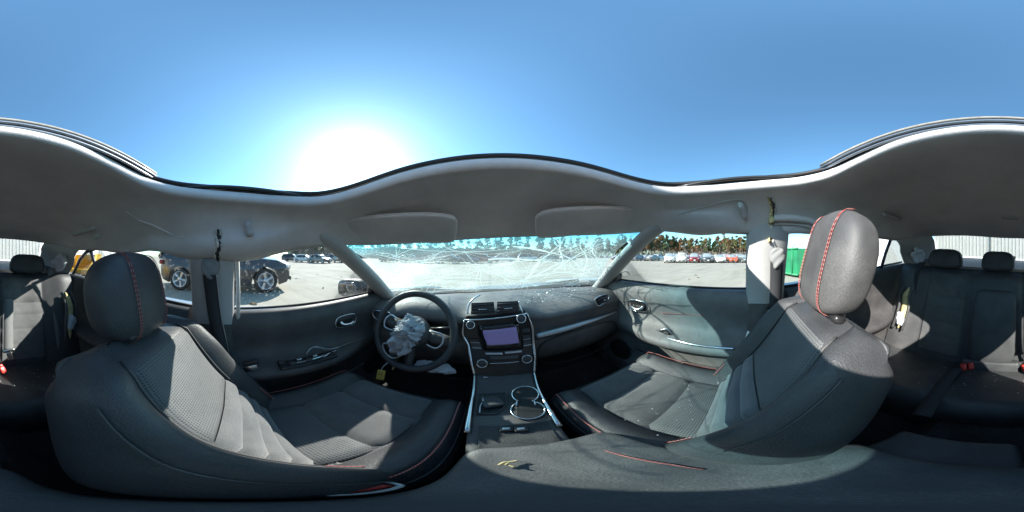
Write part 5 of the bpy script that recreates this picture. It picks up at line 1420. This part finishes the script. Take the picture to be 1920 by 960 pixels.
# ------------------------------------------------------------------ white metal buildings behind
WHITE = mat('white_metal_siding', (.74, .74, .71), .5, var=.05, vscale=.8)
CREAM = mat('cream_wall_panel', (.66, .66, .61), .7, var=.05, vscale=.7)
GREYW = mat('grey_block_base', (.42, .42, .39), .85, var=.1, vscale=2)
def sheet(nm, x0, x1, y, z0, z1, m, parent, th=.06):
    return box(nm, ((x0+x1)/2, y, (z0+z1)/2), (x1-x0, th, z1-z0), m, parent, bev=.004, smooth=False)
wh = empty('metal_warehouse', None, (0, -14, 0)); tag(wh, 'white ribbed metal warehouse seen through the rear window', 'building')
for o_ in [sheet('wall', -22, 6.2, -.3, 0, 6.0, WHITE, wh, .4)]: pass
prev = None
xk = -22.0; k = 0
ribm = None
while xk < 6.0:
    if ribm is None:
        o = box('siding_rib', (xk, -.085, 2.9), (.10, .045, 5.8), WHITE, wh, bev=.02, seg=1, smooth=False); ribm = o.data
    else:
        o = bpy.data.objects.new('siding_rib', ribm); C.objects.link(o); o.parent = wh; o.location = (xk, -.085, 2.9)
    xk += .31
box('roof', (-7.9, -7, 6.15), (29, 14.6, .3), WHITE, wh, bev=.03, smooth=False)
sheet('base_block', -22, -5.0, -.04, 0, .45, GREYW, wh, .24)
for x in (-15, -9.4, .9): box('downpipe', (x, .06, 2.9), (.13, .11, 5.8), CREAM, wh, bev=.02, smooth=False)
sb = empty('service_building', None, (0, -11.2, 0)); tag(sb, 'cream building with roll up door seen past the right rear quarter window', 'building')
sheet('wall', 6.6, 18, -.2, 0, 5.2, CREAM, sb, .4)
for k in range(40): 
    if k == 0: o = box('door_slat', (8.55, .03, .05+.0425), (2.75, .05, .081), WHITE, sb, bev=.012, seg=2, smooth=False); dsl = o.data
    else:
        o = bpy.data.objects.new('door_slat', dsl); C.objects.link(o); o.parent = sb; o.location = (8.55, .03, .05+.0425+k*.085)
for x in (7.08, 10.02): box('door_track', (x, .06, 1.8), (.12, .12, 3.6), WHITE, sb, bev=.01, smooth=False)
box('corner_trim', (10.9, .05, 2.6), (.14, .10, 5.2), WHITE, sb, bev=.02, smooth=False); box('corner_trim', (6.6, .05, 2.6), (.14, .10, 5.2), WHITE, sb, bev=.02, smooth=False)
for k in range(9): box('vent_louvre', (13.2, .05, 1.3+k*.09), (.9, .08, .03), GREYW, sb, rot=(R(-30), 0, 0), bev=.004, smooth=False)
box('roof', (12.3, -5, 5.3), (12, 10.6, .25), WHITE, sb, bev=.03, smooth=False)
YEL = mat('safety_yellow', (.68, .40, .015), .5, var=.08, vscale=4)
for i, (x, y, lb_) in enumerate(((11.6, -10.6, 'yellow steel bollard by the cream building corner'), (-9.35, -12.9, 'yellow steel bollard left of the roll of white wall behind'))):
    o = tube('bollard', [V(x, y, 0), V(x, y, 1.25), V(x, y, 1.31), V(x, y, 1.34)], [.085, .085, .07, .02], YEL, None, seg=14)
    tag(o, ['yellow steel bollard in front of the cream building wall', 'yellow steel bollard in front of the warehouse wall beside the yellow hopper'][i], 'bollard', 'yellow bollards')
# yellow tipping hopper by the left rear quarter window
hp = empty('tipping_hopper', None, tuple(G(150, 6.6)), R(35)); tag(hp, 'bright yellow steel tipping hopper outside the left rear quarter window', 'hopper')
sidep = [(-1.0, .35), (.55, .35), (1.05, .75), (-.15, 1.26), (-1.0, 1.26)]
for s in (-1, 1):
    o = mesh('side_plate', [V(y, s*.65, z) for y, z in sidep], [tuple(range(5))], YEL, hp, smooth=False); mod(o, 'SOLIDIFY', thickness=.03, offset=0)
for a, b in zip(sidep[:2]+[sidep[4]], sidep[1:3]+[sidep[0]]):
    o = mesh('shell_plate', [V(a[0], -.65, a[1]), V(b[0], -.65, b[1]), V(b[0], .65, b[1]), V(a[0], .65, a[1])], [(0, 1, 2, 3)], YEL, hp, smooth=False); mod(o, 'SOLIDIFY', thickness=.03, offset=0)
for s in (-1, 1): box('skid', (-.1, s*.45, .15), (1.9, .16, .3), YEL, hp, bev=.02)
tube('rim_bar', [V(-1.0, -.65, 1.26), V(-.15, -.65, 1.26), V(1.05, -.65, .75), V(1.05, .65, .75), V(-.15, .65, 1.26), V(-1.0, .65, 1.26)], .03, YEL, hp, seg=6)

# ------------------------------------------------------------------ debris on the concrete
LEAFM = mat('dead_leaf', (.16, .10, .04), .9, var=.3, vscale=30)
dbs = [(549, 515, .10), (556, 523, .09), (532, 526, .10), (606, 541, .07), (523, 543, .13), (640, 520, .06), (1304, 516, .16), (1309, 521, .10), (1292, 524, .09), (1397, 506, .2), (472, 570, .08), (478, 571, .08), (595, 515, .07), (1235, 499, .2)]
for i, (px, py, r) in enumerate(dbs):
    rr = ray(px, py); t = CAM_H/(-rr.z); p = rr*t; p.z = .006
    n0 = 7; vs_ = [p+V(r*random.uniform(.5, 1)*math.cos(a), r*random.uniform(.5, 1)*math.sin(a), random.uniform(0, .03)) for a in [2*math.pi*k/n0 for k in range(n0)]]+[p+V(0, 0, .04)]
    o = mesh('dead_leaf', vs_, [(k, (k+1) % n0, n0) for k in range(n0)], LEAFM, None, smooth=False)
    side = [d_ for d_ in dbs if (d_[0] < 900) == (px < 900)]; k_ = sorted(side).index((px, py, r))
    tag(o, 'brown leaf scrap on the pale concrete, %s from left, %s' % (ordn[k_], 'beyond the driver window' if px < 900 else 'beyond the passenger window'), 'leaf', 'leaf scraps on the concrete')

# ------------------------------------------------------------------ trees
BARK = mat('pine_bark', (.20, .155, .115), .95, var=.3, vscale=4)
BARKP = mat('pale_bark', (.34, .30, .25), .95, var=.25, vscale=4)
def leafmat(name, c1, c2):
    m = bpy.data.materials.new(name); m.use_nodes = True
    t = m.node_tree; b = t.nodes['Principled BSDF']; b.inputs['Roughness'].default_value = .8
    oi = t.nodes.new('ShaderNodeNewGeometry'); n = t.nodes.new('ShaderNodeTexNoise'); n.inputs['Scale'].default_value = .9; n.inputs['Detail'].default_value = 5
    t.links.new(oi.outputs['Position'], n.inputs['Vector'])
    rp = t.nodes.new('ShaderNodeValToRGB'); rp.color_ramp.elements[0].position = .35; rp.color_ramp.elements[1].position = .65
    rp.color_ramp.elements[0].color = (*c1, 1); rp.color_ramp.elements[1].color = (*c2, 1)
    t.links.new(n.outputs['Fac'], rp.inputs['Fac']); t.links.new(rp.outputs['Color'], b.inputs['Base Color'])
    return m
LEAVES = {'dark green pine': leafmat('pine_leaf', (.025, .050, .018), (.06, .095, .035)), 'rust brown oak': leafmat('rust_leaf', (.13, .055, .02), (.24, .12, .045)), 'tan leafed oak': leafmat('tan_leaf', (.16, .10, .045), (.28, .19, .09)), 'olive green': leafmat('olive_leaf', (.05, .065, .02), (.12, .13, .045)), 'yellow green': leafmat('yellowgreen_leaf', (.11, .11, .025), (.22, .20, .06)), 'bare grey': leafmat('twig_haze', (.12, .095, .075), (.21, .17, .14))}
def tree_meshes(kind, seed):
    rnd = random.Random(seed); H_ = 13.0
    bm = bmesh.new()
    def limb(pts, r0, r1):
        n = len(pts); prev = None
        for i, p in enumerate(pts):
            r = lerp(r0, r1, i/(n-1)); rg = [bm.verts.new(p+V(math.cos(a)*r, math.sin(a)*r, 0)) for a in [2*math.pi*k/6 for k in range(6)]]
            if prev:
                for k in range(6): bm.faces.new((prev[k], prev[(k+1) % 6], rg[(k+1) % 6], rg[k]))
            prev = rg
    lean = V(rnd.uniform(-.5, .5), rnd.uniform(-.5, .5), 0)
    trunk = [V(0, 0, -.1)+lean*(t*t)+V(0, 0, H_*.92*t) for t in [i/8 for i in range(9)]]
    limb(trunk, .20, .05)
    lo = {'dark green pine': .45, 'bare grey': .25}.get(kind, .33)
    tips = []
    for k in range(16):
        t = rnd.uniform(lo, .93); b = trunk[min(8, int(t*8))].lerp(trunk[min(8, int(t*8)+1)], t*8 % 1) if t < .99 else trunk[8]
        a = rnd.uniform(0, 6.28); ln = (1.1-t)*rnd.uniform(2.0, 4.2)*(.75 if 'pine' in kind else 1.1)
        e_ = b+V(math.cos(a)*ln, math.sin(a)*ln, ln*rnd.uniform(.15, .7))
        limb([b, lerp(b, e_, .5)+V(0, 0, -.1), e_], .065, .018); tips.append((b, e_, ln))
    tips.append((trunk[7], trunk[8]+V(0, 0, .8), 1.2))
    me = bpy.data.meshes.new('trunk'); bm.to_mesh(me); bm.free(); me.materials.append(BARK if 'pine' in kind else BARKP)
    vs_, fs_ = [], []
    nl = 60 if kind == 'bare grey' else 100
    for b, e_, ln in tips:
        for c in range(3):
            ct_ = lerp(b, e_, rnd.uniform(.45, 1.1))+V(rnd.gauss(0, .35), rnd.gauss(0, .35), rnd.gauss(.1, .3)); rad = rnd.uniform(.5, 1.0)*(.5+.28*ln)
            for q in range(nl//2):
                d = V(rnd.gauss(0, 1), rnd.gauss(0, 1), rnd.gauss(0, .7)); d = d.normalized()*rad*rnd.random()**.45
                p = ct_+d; s = rnd.uniform(.14, .38)*(.45 if kind == 'bare grey' else 1)
                u = V(rnd.gauss(0, 1), rnd.gauss(0, 1), rnd.gauss(0, 1)).normalized(); v_ = u.orthogonal().normalized()*s*rnd.uniform(.5, 1)
                if kind == 'bare grey': u = (u+V(0, 0, 1)).normalized()*2.2
                u = u*s; n0 = len(vs_)
                vs_ += [p-u-v_*.4, p+v_, p+u, p-v_]; fs_.append((n0, n0+1, n0+2, n0+3))
    cm = bpy.data.meshes.new('crown'); cm.from_pydata([tuple(v) for v in vs_], [], fs_); cm.materials.append(LEAVES[kind])
    return me, cm
tm = {k: [tree_meshes(k, 20+i*7+j) for j in range(2)] for i, k in enumerate(LEAVES)}
trl = []
seq = ['dark green pine', 'dark green pine', 'olive green', 'dark green pine', 'bare grey', 'dark green pine', 'rust brown oak', 'tan leafed oak', 'dark green pine', 'tan leafed oak', 'rust brown oak', 'bare grey', 'rust brown oak', 'olive green', 'dark green pine', 'olive green', 'tan leafed oak', 'yellow green', 'olive green', 'yellow green', 'rust brown oak', 'yellow green']
n_front = 58
rt = random.Random(12)
cnt = {}
spots = []
for i in range(n_front):
    px = 1120+i*5.7+rt.uniform(-2, 2); spots.append((px, rt.uniform(88, 97), seq[int(i*len(seq)/n_front)] if rt.random() < .75 else rt.choice(seq), 'front'))
for i in range(36):
    px = 1118+i*9.4+rt.uniform(-3, 3); spots.append((px, rt.uniform(104, 116), rt.choice(['dark green pine', 'olive green', 'tan leafed oak', 'dark green pine', 'bare grey', 'rust brown oak']), 'back'))
for i in range(40):
    px = 590+i*13+rt.uniform(-4, 4); spots.append((px, rt.uniform(95, 115), rt.choice(['dark green pine', 'olive green', 'tan leafed oak', 'bare grey']), 'windshield'))
spots.sort()
rowcount = {}
def ordinal(n): return '%d%s' % (n, 'th' if 10 <= n % 100 <= 20 else {1: 'st', 2: 'nd', 3: 'rd'}.get(n % 10, 'th'))
for px, d, kd, rw_ in spots:
    me, cm = tm[kd][rt.randrange(2)]
    key = (kd, rw_); rowcount[key] = rowcount.get(key, 0)+1
    sc_ = rt.uniform(.90, 1.12)*(1.0 if rw_ == 'front' else 1.1)
    if rw_ == 'front': sc_ *= .80+.14*math.sin((px-1180)/34)+.10*sstep(1290, 1370, px)
    t = empty({'dark green pine': 'pine_tree', 'bare grey': 'bare_tree'}.get(kd, 'oak_tree'), None, tuple(G(px, d)), rt.uniform(0, 6.28)); t.scale = (sc_*rt.uniform(.9, 1.1), sc_*rt.uniform(.9, 1.1), sc_)
    where = {'front': 'front of right tree line', 'back': 'back of right tree line', 'windshield': 'far beyond the windshield'}[rw_]
    tag(t, '%s%s, %s such from left, %s' % (kd, '' if 'pine' in kd or 'oak' in kd else ' tree', ordinal(rowcount[key]), where), 'tree', 'trees beyond the lot')
    for nm, m_ in (('trunk', me), ('crown', cm)):
        o = bpy.data.objects.new(nm, m_); C.objects.link(o); o.parent = t
# brush under the trees
vs_, fs_ = [], []
for k in range(26000):
    px = rt.uniform(560, 1470); p = G(px, rt.uniform(84, 120)); z = abs(rt.gauss(0, 2.6)); s = rt.uniform(.15, .5)
    u = V(rt.gauss(0, .5), rt.gauss(0, .5), 1).normalized()*s*1.6; v_ = u.orthogonal().normalized()*s*.5; n0 = len(vs_); c = p+V(0, 0, z)
    vs_ += [c-u, c+v_, c+u, c-v_]; fs_.append((n0, n0+1, n0+2, n0+3))
for k in range(30000):
    px = rt.uniform(540, 1480); p = G(px, rt.uniform(116, 128)); z = rt.random()**1.25*(6.8+1.5*noise.noise(V(px*.02, 0, 0))); s = rt.uniform(.35, .8)
    u = V(rt.gauss(0, .5), rt.gauss(0, .5), 1).normalized()*s*1.5; v_ = u.orthogonal().normalized()*s*.6; n0 = len(vs_); c = p+V(0, 0, z)
    vs_ += [c-u, c+v_, c+u, c-v_]; fs_.append((n0, n0+1, n0+2, n0+3))
ub = mesh('underbrush', vs_, fs_, LEAVES['bare grey'], None, smooth=False); tag(ub, 'dry brush under the tree line', 'brush', kind='stuff')
